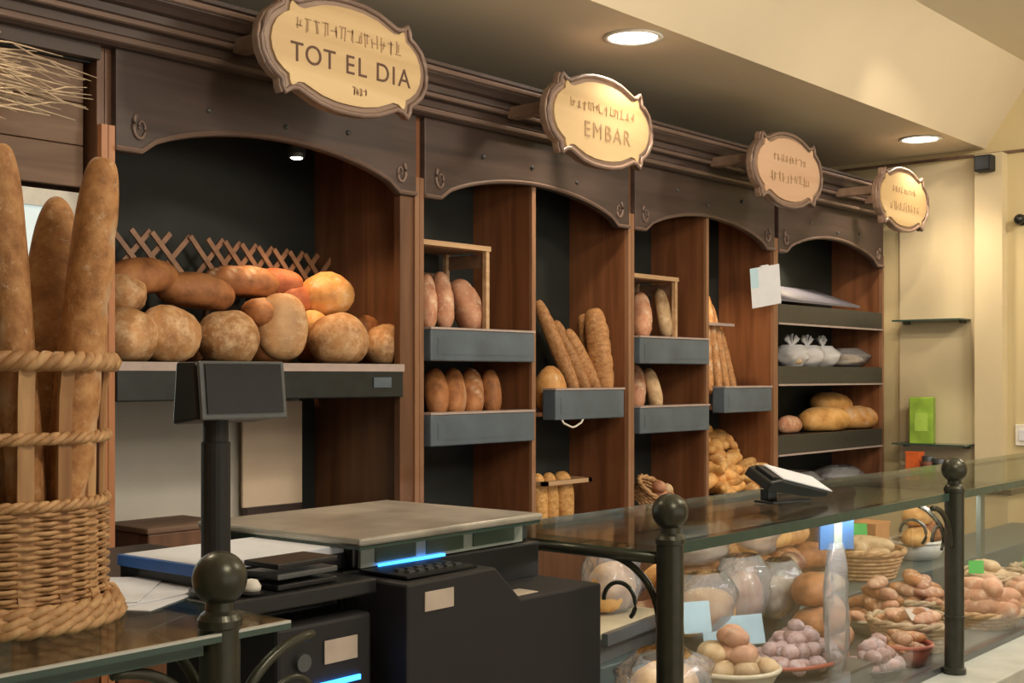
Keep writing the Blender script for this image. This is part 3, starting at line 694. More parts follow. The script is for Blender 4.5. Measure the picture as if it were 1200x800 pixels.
# white wire handle under the bin
wh = atY(671, 490, 2.665)
part_o = part('wire_handle', MB().tube([(-.06, 0, .012), (-.05, 0, 0), (-.02, 0, -.010), (.0, 0, -.016), (.02, 0, -.012), (.05, 0, 0), (.06, 0, .012)], .0035, 6), 'white', None, smooth=True, loc=(wh.x, 2.665, 1.437))
tag(part_o, 'white wire handle hanging under the bin of the second arch', 'handle')
# three golden sticks in a wooden stand at the foot of the second arch
st = atY(655, 600, 2.80)
sd = thing('stick_stand', 'small wooden stand holding three golden bread sticks', 'stand', (st.x-.02, 2.82, WT))
part('stand_base', MB().box(-.12, .14, -.07, .07, 0, .012), 'wood_darkv', sd)
part('stand_top', MB().box(-.12, .15, -.07, -.05, .165, .18).box(-.12, .15, .05, .07, .165, .18).box(-.12, -.10, -.07, .07, .165, .18).box(.13, .15, -.07, .07, .165, .18), 'wood_light', sd)
for sx in (-.115, .135):
    part('stand_leg', MB().box(sx-.006, sx+.006, .045, .057, .012, .165), 'wood_darkv', sd)
for k, (dx, lab) in enumerate(((-.075, 'left pinkish one of the three bread sticks in the wooden stand'), (-.012, 'middle one of the three bread sticks in the wooden stand'), (.062, 'widest golden right one of the three bread sticks in the wooden stand'))):
    stick_between('gstick', (st.x-.02+dx+.012, 2.815, WT+.012), (st.x-.02+dx-.012, 2.815, WT+.205), .06 if k < 2 else .078, 'bread_stick', lab, 'bread sticks in the wooden stand', roll=1.2)
stick_between('gstick', (st.x-.16, 2.95, WT+.005), (st.x-.19, 2.98, WT+.33), .06, 'bread_stick', 'lone bread stick leaning behind the wooden stand', roll=1.0)
# baguettes of the third arch, right half
G = 'baguettes leaning in the third arch'
for k, (a, b, c, d, w, lab) in enumerate(((832, 462, 824, 352, 14, 'leftmost pale baguette in the third arch'), (843, 462, 828, 346, 14, 'second pale baguette in the third arch'),
        (852, 462, 832, 356, 14, 'orange brown baguette third from the left in the third arch'), (860, 462, 840, 380, 14, 'rightmost baguette in the third arch'))):
    lean('stick', a, b, 2.76+.02*k, c, d, 2.90, w, lab, k, 1.4, G, 'baguette')
# heap of rolls and croissants at the foot of the third arch
rnd = random.Random(11)
hx0 = atY(826, 560, 2.78).x; hx1 = atY(884, 560, 2.78).x
box = thing('display_bin', 'slanted wooden bin full of rolls at the foot of the third arch', 'bin', (4.595, 2.83, WT))
part('bin_floor', MB().box(-.24, .24, -.13, .12, 0, .012), 'wood_light', box)
part('bin_wall', MB().box(-.24, .24, -.14, -.128, 0, .06), 'wood_light', box)
part('bin_wall', MB().box(-.24, -.23, -.128, .12, 0, .10), 'wood_plank', box)
part('bin_wall', MB().box(.23, .24, -.128, .12, 0, .10), 'wood_plank', box)
for row in range(8):
    for k in range(5):
        t = (k+.5)/5
        x = hx0-.03+(hx1-hx0+.02)*t+rnd.uniform(-.02, .02); y = 2.74+row*.022+rnd.uniform(-.01, .01)
        z = WT+.05+row*.048*(1-.45*t)+rnd.uniform(-.01, .012)
        cr = (row < 4 and rnd.random() < .6)
        bread('croissant' if cr else 'groll', (x, y, z), (rnd.uniform(-.5, .5), rnd.uniform(-.4, .4), rnd.uniform(0, 6.28)), rnd.uniform(1.1, 1.4) if cr else rnd.uniform(.95, 1.2), name='croissant' if cr else 'bread_roll',
              label='golden curved croissant in the heap at the foot of the third arch' if cr else 'small orange brown roll in the heap at the foot of the third arch', cat='pastry' if cr else 'bread',
              group='croissants in the third arch heap' if cr else 'rolls in the third arch heap', v=rnd.randrange(3))
# ------------------------------------------------------------------ last cabinet: bags and loaves
def crinkle(sx, sy, sz, seed, neck=True, n=20, m=14):
    """a film bag: rounded body, wrinkled, gathered into a tied neck"""
    mb = MB(); off = Vector((seed*2.3, seed, 0))
    for i in range(m+1):
        t = i/m
        if neck:
            z = t*sz*1.45
            r = (math.sin(min(1, t/.62)*math.pi*.5)**.5 if t < .45 else 1.0) if t < .5 else max(.09, 1-((t-.5)/.22)**1.5) if t < .72 else .09+.20*(t-.72)/.28
            if i == 0: r = .72
        else:
            z = t*sz; r = math.sin(math.pi*(0.08+.84*t))**.42
        for k in range(n):
            w = 2*math.pi*k/n
            g = 1+.22*noise.noise(Vector((math.cos(w)*1.8, math.sin(w)*1.8, t*4))+off)+.06*math.sin(w*7+t*5)
            mb.v.append((math.cos(w)*sx/2*r*g, math.sin(w)*sy/2*r*g, z))
    for i in range(m):
        for k in range(n):
            l = (k+1) % n; mb.f.append((i*n+k, i*n+l, (i+1)*n+l, (i+1)*n+k))
    return mb
def bag(label, loc, sx, sy, sz, seed, fill='tanloaf', neck=True, yaw=0.0, group=None, tilt=(0, 0), film='film'):
    t = thing('film_bag', label, 'bag', loc, (tilt[0], tilt[1], yaw), group)
    part('film', crinkle(sx, sy, sz, seed, neck), film, t, smooth=True)
    if neck: part('tie', MB().lathe([(.0, 0), (.008, 0), (.010, .004), (.008, .008), (0, .008)], 10), 'white', t, loc=(0, 0, sz*1.45*.70))
    if fill:
        me = B[fill][seed % len(B[fill])]; d = me.vertices
        link('wrapped_bread', me, t, (0, 0, .004), (0, 0, 0), (sx*.82/.2, sy*.8/.12, sz*.8/.08))
    return t
for k, px in enumerate((928, 946, 964)):
    p = atY(px, 430, 2.80)
    t = bag(('leftmost', 'middle', 'rightmost')[k]+' knotted clear bag on the grey shelf of the last cabinet', (p.x, 2.80, 1.643), .135, .16, .10, 31+k, 'tanloaf', False, 0.2*k, 'knotted bread bags in the last cabinet', film='film_white')
    for j, (ax, az) in enumerate(((-.55, .0), (.35, 1.2), (.75, .2))):
        mb = MB()
        for i in range(7):
            tt = i/6; w = .006+.016*tt**1.3
            for m_ in range(8):
                a_ = 2*math.pi*m_/8+tt*1.5; w2 = w*(1+.45*math.sin(3*a_))
                mb.v.append((w2*math.cos(a_)*(1.0), w2*math.sin(a_)*.4, tt*.055))
        for i in range(6):
            for m_ in range(8):
                l_ = (m_+1) % 8; mb.f.append((i*8+m_, i*8+l_, (i+1)*8+l_, (i+1)*8+m_))
        part('twisted_tail', mb, 'film_white', t, smooth=True, loc=(0, 0, .092), rot=(ax*.4, ax, az))
p = atY(996, 428, 2.82); bag('flat clear bag with a seeded loaf, right of the knotted bags', (p.x, 2.84, 1.643), .26, .20, .095, 35, 'tanloaf', False, 0)
SZ = 1.336
for k, (px, Y, kd, vv, yaw, s, lab) in enumerate(((925, 2.80, 'pbatard', 0, .1, 1.0, 'short brown loaf at the left of the low grey shelf'), (942, 2.86, 'pbatard', 1, .7, 1.0, 'brown loaf behind the short one on the low grey shelf'),
      (966, 2.78, 'gbatard', 0, -.15, 1.45, 'long golden split loaf in front on the low grey shelf'), (1001, 2.80, 'gbatard', 1, -.1, 1.5, 'biggest golden loaf at the right of the low grey shelf'), )):
    p = atY(px, 500, Y); bread(kd, (p.x, Y, SZ), (0, 0, yaw), (s, s, s*1.1), label=lab, group='loaves on the low grey shelf', v=vv)
p = atY(975, 470, 2.86); bread('gbatard', (p.x, 2.87, SZ+.08), (0.1, .05, .0), 1.4, label='golden loaf lying on top of the others on the low grey shelf', group='loaves on the low grey shelf', v=0)
for k, (px, lab) in enumerate(((940, 'film wrapped pink bread pack at the foot of the last cabinet'), (990, 'film wrapped pale bread pack by the wall at the foot of the last cabinet'))):
    p = atY(px, 560, 2.8); bag(lab, (p.x, 2.83, WT+.001), .34, .22, .10, 40+k, 'pastry', False, 0)
# paper sheet stuck on the stile before the last cabinet
pc = atY(901, 335, 2.64)
pap = thing('paper_notice', 'white and pale blue paper sheet hung askew on the stile before the last cabinet', 'paper', (pc.x, 2.655, pc.z), (0.15, -.18, -.45))
part('sheet', MB().box(-.075, .075, -.001, .001, -.085, .085), 'paper', pap)
part('blue_corner', MB().box(-.0755, -.035, -.0016, -.001, -.0, .085), 'paper_blue', pap)
part('tape', MB().box(-.02, .02, -.002, .008, .070, .09), 'paper', pap)

# ------------------------------------------------------------------ end wall shelves and goods
def wall_shelf(label, y0, y1, z, d=.16):
    t = thing('wall_shelf', label, 'shelf', (XR, (y0+y1)/2, z), group='thin glass shelves on the cream wall')
    part('glass_plate', MB().box(-d, -.018, y0-(y0+y1)/2, y1-(y0+y1)/2, 0, .008), 'glass_edge', t)
    for s in (y0+.03, y1-.03):
        part('bracket', MB().box(-.08, -.018, s-(y0+y1)/2-.006, s-(y0+y1)/2+.006, -.012, 0), 'chrome', t)
wall_shelf('upper thin dark glass shelf on the cream wall', 2.26, 2.60, 1.865)
wall_shelf('lower thin glass shelf on the cream wall beside the green carton', 2.24, 2.60, 1.262)
pg = atX(1081, 518, 5.97)
gb = thing('green_carton', 'lime green carton standing on the lower wall shelf', 'carton', (5.97, pg.y, 1.270))
part('carton_body', MB().box(-.05, .05, -.055, .055, 0, .225), 'green_box', gb, bevel=.004, rot=(0, 0, .25))
part('carton_mark', MB().box(-.053, -.0505, -.03, .03, .06, .15), 'lime', gb, rot=(0, 0, .25))
# small cream counter below
ec = thing('end_counter', 'cream counter with a black top by the end wall', 'counter', (5.85, 2.3, 0))
part('body', MB().box(-.19, .215, -.35, .38, 0, 1.07), 'cream', ec)
part('top', MB().box(-.21, .21, -.37, .38, 1.07, 1.095), 'black', ec, bevel=.003)
pg = atX(1070, 540, 5.88)
ob = thing('orange_carton', 'orange carton under the lower wall shelf', 'carton', (5.90, pg.y, 1.095))
part('carton_body', MB().box(-.03, .03, -.035, .035, 0, .135), 'orange_box', ob, bevel=.003)
part('carton_flap', MB().box(-.031, .031, -.036, .036, .127, .137), 'orange_box', ob)
for k, (px, m, w, h, lab) in enumerate(((1086, 'choc', .035, .12, 'dark jar between the orange carton and the black tin'), (1099, 'black', .04, .11, 'black tin at the right of the goods by the wall'))):
    pg = atX(px, 540, 5.84)
    j = thing('storage_jar', lab, 'jar', (5.86, pg.y, 1.095), group='jars on the end counter')
    part('jar_body', MB().lathe([(0, 0), (w, 0), (w, h*.72), (w*.8, h*.8)], 20), m, j, smooth=True)
    part('jar_lid', MB().lathe([(w*.85, h*.8), (w*.85, h), (0, h)], 20), 'chrome', j)
kb = atX(1195, 257, 6.03)
kn = thing('door_knob', 'small black round hook high on the cream wall at the right edge', 'hook', (6.07, kb.y, kb.z))
part('knob_plate', MB().lathe([(0, 0), (.025, 0), (.025, .01), (0, .01)], 18), 'black', kn, rot=(0, -math.pi/2, 0))
part('knob_ball', MB().lathe([(0, .01), (.012, .012), (.018, .03), (.026, .045), (.018, .065), (0, .07)], 18), 'black', kn, smooth=True, rot=(0, -math.pi/2, 0))
kb = atX(1196, 510, 6.03)
sw = thing('wall_switch', 'small white wall switch at the right edge', 'switch', (6.07, kb.y, kb.z))
part('switch_plate', MB().box(-.012, 0, -.035, .035, -.05, .05), 'white', sw, bevel=.003)
part('switch_rocker', MB().box(-.018, -.012, -.015, .015, -.025, .025), 'paper', sw)

# ------------------------------------------------------------------ counter posts
ZG = 1.312
def brass_post(label, x, z0, arms, y=1.18):
    t = thing('counter_post', label, 'post', (x, y, z0), group='round posts along the counter')
    H = 1.37-z0
    part('shaft', MB().lathe([(0, 0), (.028, 0), (.028, .012), (.0232, .014), (.0232, H-.056), (.0250, H-.054), (.0250, H-.046), (.0215, H-.040), (.0165, H-.036), (.0160, H-.024)], 48), 'post', t, smooth=False)
    part('ball_finial', MB().lathe([(0.0, H-.031)]+[(.031*math.sin(a), H-.031*math.cos(a)) for a in [math.pi*k/20 for k in range(1, 20)]]+[(0, H+.031)], 32), 'post', t, smooth=True)
    part('ring', MB().lathe([(.023, -.003), (.0252, -.002), (.0252, .002), (.023, .003)], 24), 'post', t, loc=(0, 0, H-.36))
    for (dx, dy) in arms:
        pts = []
        for k in range(13):
            a = k/12*math.pi/2
            pts.append((dx*(.022+.115*(1-math.cos(a))), dy*(.022+.115*(1-math.cos(a))), H-.19+.105*math.sin(a)))
        part('curved_arm', MB().tube(pts, .0065, 8), 'post', t, smooth=True)
        c = []
        for k in range(15):
            a = k/14*math.pi*1.25
            c.append((dx*(.105+.034*math.cos(a)), dy*(.105+.034*math.cos(a)), H-.155+.034*math.sin(a)-.01))
        part('curl', MB().tube(c, .004, 6), 'post', t, smooth=True)
    return t
ZD = 0.872
brass_post('nearest counter post with a ball top, beside the papers', .868, ZD, [(-1, 0), (0, 1), (1, 0)])
brass_post('middle counter post with a ball top at the end of the glass display', 1.790, ZD, [(0, 1)])
brass_post('far counter post with a ball top, in front of the baskets', 3.048, ZD, [(0, 1), (-1, 0)])

# left counter: glass top
lg = thing('glass_counter_top', 'left glass counter top carrying the wicker basket', 'counter', (0, 0, ZG), group='glass counter tops')
part('glass_pane', MB().box(-.9, .955, 1.165, 1.88, -.010, 0), 'glass', lg)
part('front_edge', MB().box(-.9, .955, 1.160, 1.165, -.010, -.003), 'glass_edge', lg)
part('polished_rim', MB().box(-.9, .955, 1.160, 1.165, -.003, 0), M.setdefault('edge_bright', plain('polished_edge', (.55, .58, .54), .15)), lg)
part('under_rail', MB().box(-.9, .84, 1.172, 1.185, -.024, -.011), 'glass_edge', lg)
part('under_rail', MB().box(-.9, .955, 1.85, 1.87, -.024, -.011), 'glass_edge', lg)
mlg = thing('machine_ledge', 'dark ledge between the left glass top and the machines', 'worktop', (0, 0, ZG))
part('ledge_board', MB().box(.957, 1.235, 1.31, 1.88, -.022, 0), 'black', mlg, bevel=.003)
part('ledge_leg', MB().box(1.14, 1.16, 1.60, 1.62, -.44, -.022), 'black', mlg)
part('ledge_leg', MB().box(.97, .99, 1.80, 1.82, -.44, -.022), 'black', mlg)
# left display body
struct('counter_base_1', MB().box(-.9, 1.72, 1.12, 1.90, 0, .80), 'counter')
ls = thing('counter_sill', 'pale stone counter slab below the left glass top', 'counter', (0, 0, .80), group='stone counter slabs')
part('slab', MB().box(-.9, 1.72, 1.09, 1.90, 0, .07), 'marble', ls, bevel=.004)
part('teal_panel', MB().box(-.9, .84, 1.60, 1.62, .07, .48), M.setdefault('teal', plain('teal_grey_panel', (.26, .34, .34), .35)), ls)

# right display: slab, deck, glass
struct('counter_base_2', MB().box(1.76, 5.6, 1.12, 1.90, 0, .80), 'counter')
rs = thing('counter_sill', 'long pale stone sill along the front of the glass display', 'counter', (0, 0, .80), group='stone counter slabs')
part('slab', MB().box(1.74, 5.6, 1.07, 1.90, 0, .07), 'marble', rs, bevel=.004)
part('glass_channel', MB().box(1.80, 5.6, 1.205, 1.235, .07, .085), 'chrome', rs)
part('rear_step', MB().box(1.82, 5.5, 1.62, 1.88, .07, .17), M.setdefault('deck_dark', plain('teal_grey_deck', (.10, .125, .12), .45)), rs, bevel=.004)
rg = thing('glass_display_case', 'long glass display case full of pastries and baskets', 'display case', (0, 0, .87))
GZ = ZG-.87
part('top_pane', MB().box(1.775, 5.5, 1.19, 1.60, GZ-.010, GZ), 'glass', rg)
part('front_pane', MB().box(1.815, 5.5, 1.214, 1.220, .016, GZ-.012), 'glass_front', rg)
part('end_pane', MB().box(1.778, 1.784, 1.22, 1.60, .0, GZ-.03), 'glass_front', rg)
part('front_rail', MB().box(1.80, 5.5, 1.183, 1.190, GZ-.018, GZ+.001), 'glass_edge', rg)
part('end_rail', MB().tube([(1.785, 1.20, GZ-.022), (1.785, 1.61, GZ-.022)], .011, 10), 'post', rg, smooth=True)
part('rear_rail', MB().tube([(1.785, 1.595, GZ-.018), (5.5, 1.595, GZ-.018)], .006, 8), 'post', rg, smooth=True)
part('rear_post', MB().box(1.775, 1.795, 1.59, 1.61, 0, GZ-.014), 'post', rg)
part('hanging_bracket', MB().box(3.345, 3.375, 1.224, 1.236, GZ-.20, GZ-.014), M.setdefault('green_grey', plain('green_grey_metal', (.14, .19, .17), .4)), rg)
fill_bar = part('fill_strip', MB().box(1.9, 5.4, 1.236, 1.256, GZ-.016, GZ-.0105), 'black', rg)  # added strip tucked behind the rail, only there to brighten the food
part('fill_strip_glow', MB().box(1.92, 5.38, 1.240, 1.252, GZ-.0175, GZ-.016), glow('fill_emission', (1.0, .93, .88), 5.0), fill_bar)
lamp('case_fill', 'AREA', (3.65, 1.246, ZG-.020), 11, (1.0, .94, .88), shape='RECTANGLE', size=3.5, size_y=.02, target=(3.65, 1.50, .9))  # added fill along the strip, lifts the food in the case

# ------------------------------------------------------------------ baskets, bowls, food in the display
def bowl(label, p, r, h, m, name='serving_bowl', cat='bowl', rim=None, group=None, flare=.72, sy=1.0):
    t = thing(name, label, cat, p, group=group)
    part('bowl_wall', MB().lathe([(0, 0), (r*flare, 0), (r*(flare+.2*(1-flare)/.28*.28+.08), h*.45), (r, h), (r*.95, h), (r*.87, h*.5), (r*flare*.95, .008), (0, .006)], 32, sy=sy), m, t, smooth=True)
    part('bowl_rim', MB().tube([(math.cos(a)*r*.98, math.sin(a)*r*.98*sy, h) for a in [k*2*math.pi/28 for k in range(28)]], .006, 6, closed=True), rim or m, t, smooth=True)
    return t
def wbasket(label, p, r, h, group='round wicker baskets in the display', pale=True, name='wicker_basket'):
    t = thing(name, label, 'basket', p, group=group)
    m = 'wicker_pale' if pale else 'wicker'
    part('basket_floor', MB().lathe([(0, 0), (r*.76, 0), (r*.76, .006), (0, .006)], 24), m, t)
    n = 20; rows = max(4, int(h/.011))
    for k in range(rows):
        z = .006+(h-.012)*k/(rows-1); rr = r*(.78+.20*k/(rows-1))
        pts = [((rr+.003*(1 if (j+k) % 2 else -1))*math.cos(2*math.pi*j/(2*n)), (rr+.003*(1 if (j+k) % 2 else -1))*math.sin(2*math.pi*j/(2*n)), z) for j in range(2*n)]
        part('weaver', MB().tube(pts, .0056, 5, closed=True), m, t, smooth=True)
    pts = []
    for s in (0, math.pi):
        pts = [((r+.004*math.cos(8*a+s))*math.cos(a), (r+.004*math.cos(8*a+s))*math.sin(a), h+.005*math.sin(8*a+s)) for a in [2*math.pi*j/64 for j in range(64)]]
        part('rim_strand', MB().tube(pts, .0065, 6, closed=True), m, t, smooth=True)
    return t
def heap(kind, c, r, n, layers, name, label, cat, group, seed, s=(.85, 1.1), step=.03, tilt=.4, sy=1.0):
    rnd = random.Random(seed); c = Vector(c)
    for L in range(layers):
        rr = r*(1-.30*L); m = max(1, int(n*(1-.36*L)))
        for k in range(m):
            a = k*2.39996+L; q = rr*math.sqrt((k+.5)/m)
            bread(kind, (c.x+q*math.cos(a), c.y+q*math.sin(a)*sy, c.z+L*step+rnd.uniform(0, .006)), (rnd.uniform(-tilt, tilt), rnd.uniform(-tilt, tilt), rnd.uniform(0, 6.28)),
                  rnd.uniform(*s), name=name, label=label, cat=cat, group=group, v=rnd.randrange(4))
DK = .871; DM = .921; DR = .971
M['deck'] = plain('brushed_grey_deck', (.17, .165, .15), .4, metal=.3)
part('deck_tray', MB().box(1.83, 5.5, 1.24, 1.62, .07, .0715), 'deck', rs)
part('middle_step', MB().box(1.83, 2.84, 1.29, 1.615, .0715, .1205), 'deck', rs, bevel=.003)
# left end: wrapped loaves by the end glass
bag('big pair of golden loaves in clear film at the near left corner of the display', (2.15, 1.43, DM), .30, .20, .115, 50, 'gbatard', False, .5)
bag('smaller film wrapped pale loaf beside the pair of golden loaves', (1.99, 1.37, DM), .17, .11, .08, 51, 'tanloaf', False, .2)
cb = thing('cream_board', 'cream board with a grey edge lying askew in the left of the display', 'board', (2.33, 1.745, DR+.06), (0, 0, .15))
part('board_sheet', MB().box(-.17, .17, -.11, .11, 0, .012), 'cream_bowl', cb, bevel=.003)
part('board_edge', MB().box(-.17, .17, -.125, -.111, -.012, .014), 'chrome', cb)
part('board_block', MB().box(-.14, .14, -.09, .09, -.06, 0), 'deck', cb)
bag('clear bag with a brown loaf on the cream board', (2.42, 1.76, DR+.073), .20, .14, .15, 52, 'gbatard', False, .3)
# plate of small round rolls
pl = bowl('cream plate of small round pink rolls right of the middle post', (2.37, 1.405, DM), .105, .05, 'cream_bowl', 'serving_plate', 'plate')
heap('roll', (2.37, 1.405, DM+.035), .078, 12, 3, 'bread_roll', 'small round pink brown roll on the cream plate', 'bread', 'rolls on the cream plate', 3, step=.03)
def card(label, p, w, h, m, yaw, tiltx=-.3, group='price cards in the display'):
    t = thing('price_card', label, 'card', p, (tiltx, 0, yaw), group)
    part('card_face', MB().box(-w/2, w/2, -.001, .001, 0, h), m, t)
    part('card_foot', MB().box(-w/4, w/4, -.001, .03, 0, .002), m, t)
card('wide pale blue card standing before the wrapped breads in the display', (2.60, 1.53, DM+.04), .17, .07, 'paper_blue', -.45, -.25)
card('small pale blue card above the small round rolls', (2.42, 1.52, DM+.10), .07, .07, 'paper_blue', -.5, -.2)
card('little yellow white card at the front edge near the middle post', (2.20, 1.25, DK+.002), .06, .035, 'cream_bowl', -.6)
# small blue and yellow wrapped sweets along the front
rnd = random.Random(4)
for k in range(9):
    m = 'blue' if k % 3 else 'green_box'
    o = thing('wrapped_sweet', ('dark blue' if k % 3 else 'yellow green')+' wrapped sweet in the strip along the front glass', 'sweet', (2.22+.058*k, 1.262, DK+.001), (0, 0, rnd.uniform(0, 3)), 'wrapped sweets by the front glass')
    part('wrapper', MB().lathe([(0, 0), (.016, .002), (.020, .012), (.014, .024), (0, .027)], 10), m if k % 3 else 'lime', o, smooth=True)
    part('twist', MB().lathe([(.012, 0), (.003, .010), (.002, .012), (0, .013)], 8), m if k % 3 else 'lime', o, loc=(.018, 0, .012), rot=(0, -1.57, 0))
# lower layers of loaves on the rear step, then the visible ones above them
rnd = random.Random(31)
names = ('tanloaf', 'gbatard', 'batard', 'pbatard')
k = 0
for (yy, zz, x0, x1, n) in ((1.69, DR, 2.56, 3.46, 5), (1.81, DR, 2.56, 3.46, 5), (1.72, DR+.075, 2.62, 3.42, 5), (1.80, DR+.085, 2.66, 3.38, 4), (1.74, DR+.15, 2.72, 3.30, 4)):
    for j in range(n):
        kd = names[(k*3+j) % 4]; k += 1
        top = zz > DR+.1
        bread(kd, (x0+(x1-x0)*(j+.5)/n+rnd.uniform(-.01, .01), yy, zz), (0, 0, rnd.uniform(-.5, .5)), rnd.uniform(.8, .95),
              label='loaf on the very top of the long pile on the rear step' if top else 'loaf in the body of the long pile on the rear step',
              group='topmost loaves of the rear pile' if top else 'loaves in the rear pile', v=k)
W_ = [((2.57, 1.60), .20, .11, .15, 'gbatard', 'film wrapped golden loaf behind the small blue card', DM+.06),
      ((2.76, 1.61), .22, .12, .17, 'pbatard', 'film wrapped pink brown loaf above the wide blue card', DM+.06),
      ((2.94, 1.60), .20, .12, .15, 'tanloaf', 'film wrapped pale loaf left of the tall clear bag', DK+.10),
      ((2.70, 1.70), .26, .14, .10, 'tanloaf', 'crumpled clear bag on the rear pile, left', DR+.16),
      ((2.98, 1.70), .24, .14, .10, 'gbatard', 'crumpled clear bag on the rear pile, next to the dark loaf', DR+.15)]
for k, ((x, y), sx, sy, sz, fl, lab, z) in enumerate(W_):
    bag(lab, (x, y, z), sx, sy, sz, 60+k, fl, False, rnd.uniform(-.4, .4), 'film wrapped loaves in the display')
for k, (x, y, z, kd, yaw, lab) in enumerate([(2.93, 1.50, DK+.15, 'batard', .3, 'uppermost brown loaf of the three stacked behind the dusted balls'), (2.92, 1.47, DK+.075, 'batard', -.2, 'middle brown loaf of the three stacked behind the dusted balls'),
        (2.91, 1.46, DK, 'batard', .2, 'lowest brown loaf of the three stacked behind the dusted balls'), (3.08, 1.64, DK+.20, 'choc', .3, 'dark chocolate loaf standing out beside the pale bags')]):
    bread(kd, (x, y, z), (0, 0, yaw), .9 if kd != 'choc' else 1.3, label=lab, v=k)
for k, (x, y, z, lab) in enumerate(((3.10, 1.53, DK, 'lower'), (3.11, 1.54, DK+.07, 'upper'))):
    bread('pbatard', (x, y, z), (0, 0, .5*k), .95, label=lab+' pink brown loaf of the pair behind the tall clear bag', v=k)
# tray heaped with dusted balls
tr = thing('pastry_tray', 'dark oval tray with a reddish rim heaped with sugar dusted pastry balls', 'tray', (2.63, 1.385, DM))
part('tray_body', MB().lathe([(0, 0), (.10, 0), (.150, .030), (.145, .032), (.095, .008), (0, .008)], 32, sx=1.05, sy=.66), 'tray_dark', tr, smooth=True)
part('tray_rim', MB().tube([(math.cos(a)*.156, math.sin(a)*.098, .032) for a in [k*2*math.pi/32 for k in range(32)]], .005, 6, closed=True), 'red_bowl', tr, smooth=True)
heap('ball', (2.63, 1.385, DM+.014), .135, 36, 4, 'pastry_ball', 'small sugar dusted pastry ball in the heap on the dark oval tray', 'pastry', 'dusted balls on the dark oval tray', 5, step=.024, sy=.6)
tr = thing('pastry_tray', 'second oval tray of dusted balls nearer the front glass', 'tray', (2.90, 1.315, DK))
part('tray_body', MB().lathe([(0, 0), (.07, 0), (.105, .025), (.100, .027), (.068, .008), (0, .008)], 28, sx=1.0, sy=.62), 'tray_dark', tr, smooth=True)
heap('ball', (2.90, 1.315, DK+.012), .085, 16, 3, 'pastry_ball', 'dusted ball on the small second oval tray by the front glass', 'pastry', 'dusted balls on the second tray', 15, step=.024, sy=.55)
# red bowl with pastries
bowl('red brown bowl of pink glazed pastries in front of the pale basket', (3.065, 1.315, DK), .07, .05, 'red_bowl')
heap('pastry', (3.065, 1.315, DK+.030), .042, 5, 2, 'glazed_pastry', 'pink glazed pastry in the red brown bowl', 'pastry', 'pastries in the red brown bowl', 6, s=(.6, .75), step=.022)
# large front basket
wbasket('large pale wicker basket in front, left of the far post', (3.26, 1.375, DK), .115, .075)
heap('pastry', (3.26, 1.375, DK+.05), .075, 9, 2, 'glazed_pastry', 'brown and pink pastry in the large front wicker basket', 'pastry', 'pastries in the large front basket', 7, s=(.7, .9), step=.022)
card('grey card lying in the large front wicker basket', (3.22, 1.33, DK+.085), .07, .04, 'label', -.6, -.9)
# pastries behind front basket
tr2 = bowl('flat cream plate of pink pastries behind the large front basket', (3.40, 1.535, DK), .105, .04, 'cream_bowl', 'serving_plate', 'plate')
heap('pastry', (3.40, 1.535, DK+.03), .085, 10, 4, 'glazed_pastry', 'pink and brown pastry on the flat plate behind the large front basket', 'pastry', 'pastries on the flat plate', 8, s=(.8, 1.05), step=.032)
wbasket('low wicker basket of brown pastries beside the flat plate', (3.66, 1.53, DK), .10, .06)
heap('pastry', (3.66, 1.53, DK+.04), .07, 9, 3, 'glazed_pastry', 'brown pastry in the low wicker basket beside the flat plate', 'pastry', 'pastries in the low basket', 18, s=(.8, 1.0), step=.03)
# middle brown bowl with green tags
bw = wbasket('brown wicker bowl of pale loaves with green tags', (3.70, 1.735, .971), .135, .085, pale=False)
heap('tanloaf', (3.70, 1.735, .971+.045), .07, 5, 2, 'bread_loaf', 'pale loaf in the brown wicker bowl with green tags', 'bread', 'loaves in the brown wicker bowl', 9, s=(.6, .72), step=.03, tilt=.2)
card('left green tag standing in the brown wicker bowl', (3.60, 1.74, 1.085), .06, .04, 'green_tag', -.7, -.1, 'green price tags')
card('right green tag standing in the brown wicker bowl', (3.75, 1.76, 1.090), .06, .04, 'green_tag', -.7, -.1, 'green price tags')
# baskets beyond the far post
wbasket('pale wicker basket of breads just right of the far post', (4.02, 1.44, DK), .115, .10)
heap('tanloaf', (4.02, 1.44, DK+.07), .05, 3, 2, 'bread_loaf', 'pale loaf in the basket just right of the far post', 'bread', 'loaves in the basket right of the far post', 10, s=(.55, .65), step=.03, tilt=.2)
card('green tag in the basket just right of the far post', (3.90, 1.44, DK+.115), .05, .04, 'green_tag', -.7, -.1, 'green price tags')
wbasket('pale wicker basket at the right edge with a large green tag', (4.24, 1.345, DK), .10, .10)
card('large green tag in the basket at the right edge', (4.17, 1.35, DK+.09), .075, .055, 'green_tag', -.8, -.1, 'green price tags')
heap('tanloaf', (4.24, 1.345, DK+.06), .04, 3, 1, 'bread_loaf', 'pale loaf in the basket at the right edge', 'bread', 'loaves in the right edge basket', 12, s=(.5, .6), step=.03)
wbasket('wicker basket of pinkish loaves right behind the front glass, right of the far post', (3.68, 1.345, DK), .11, .045, pale=False)
heap('pbatard', (3.68, 1.345, DK+.03), .085, 8, 3, 'bread_loaf', 'pinkish floury loaf in the basket right of the far post by the glass', 'bread', 'pinkish loaves by the front glass', 13, s=(.6, .75), step=.032, tilt=.3)
wbasket('low wicker basket of pinkish loaves nearest the right edge by the glass', (3.93, 1.31, DK), .09, .04, pale=False)
heap('pbatard', (3.93, 1.31, DK+.025), .06, 6, 2, 'bread_loaf', 'pinkish loaf in the low basket nearest the right edge', 'bread', 'pinkish loaves nearest the right edge', 14, s=(.6, .75), step=.032, tilt=.3)
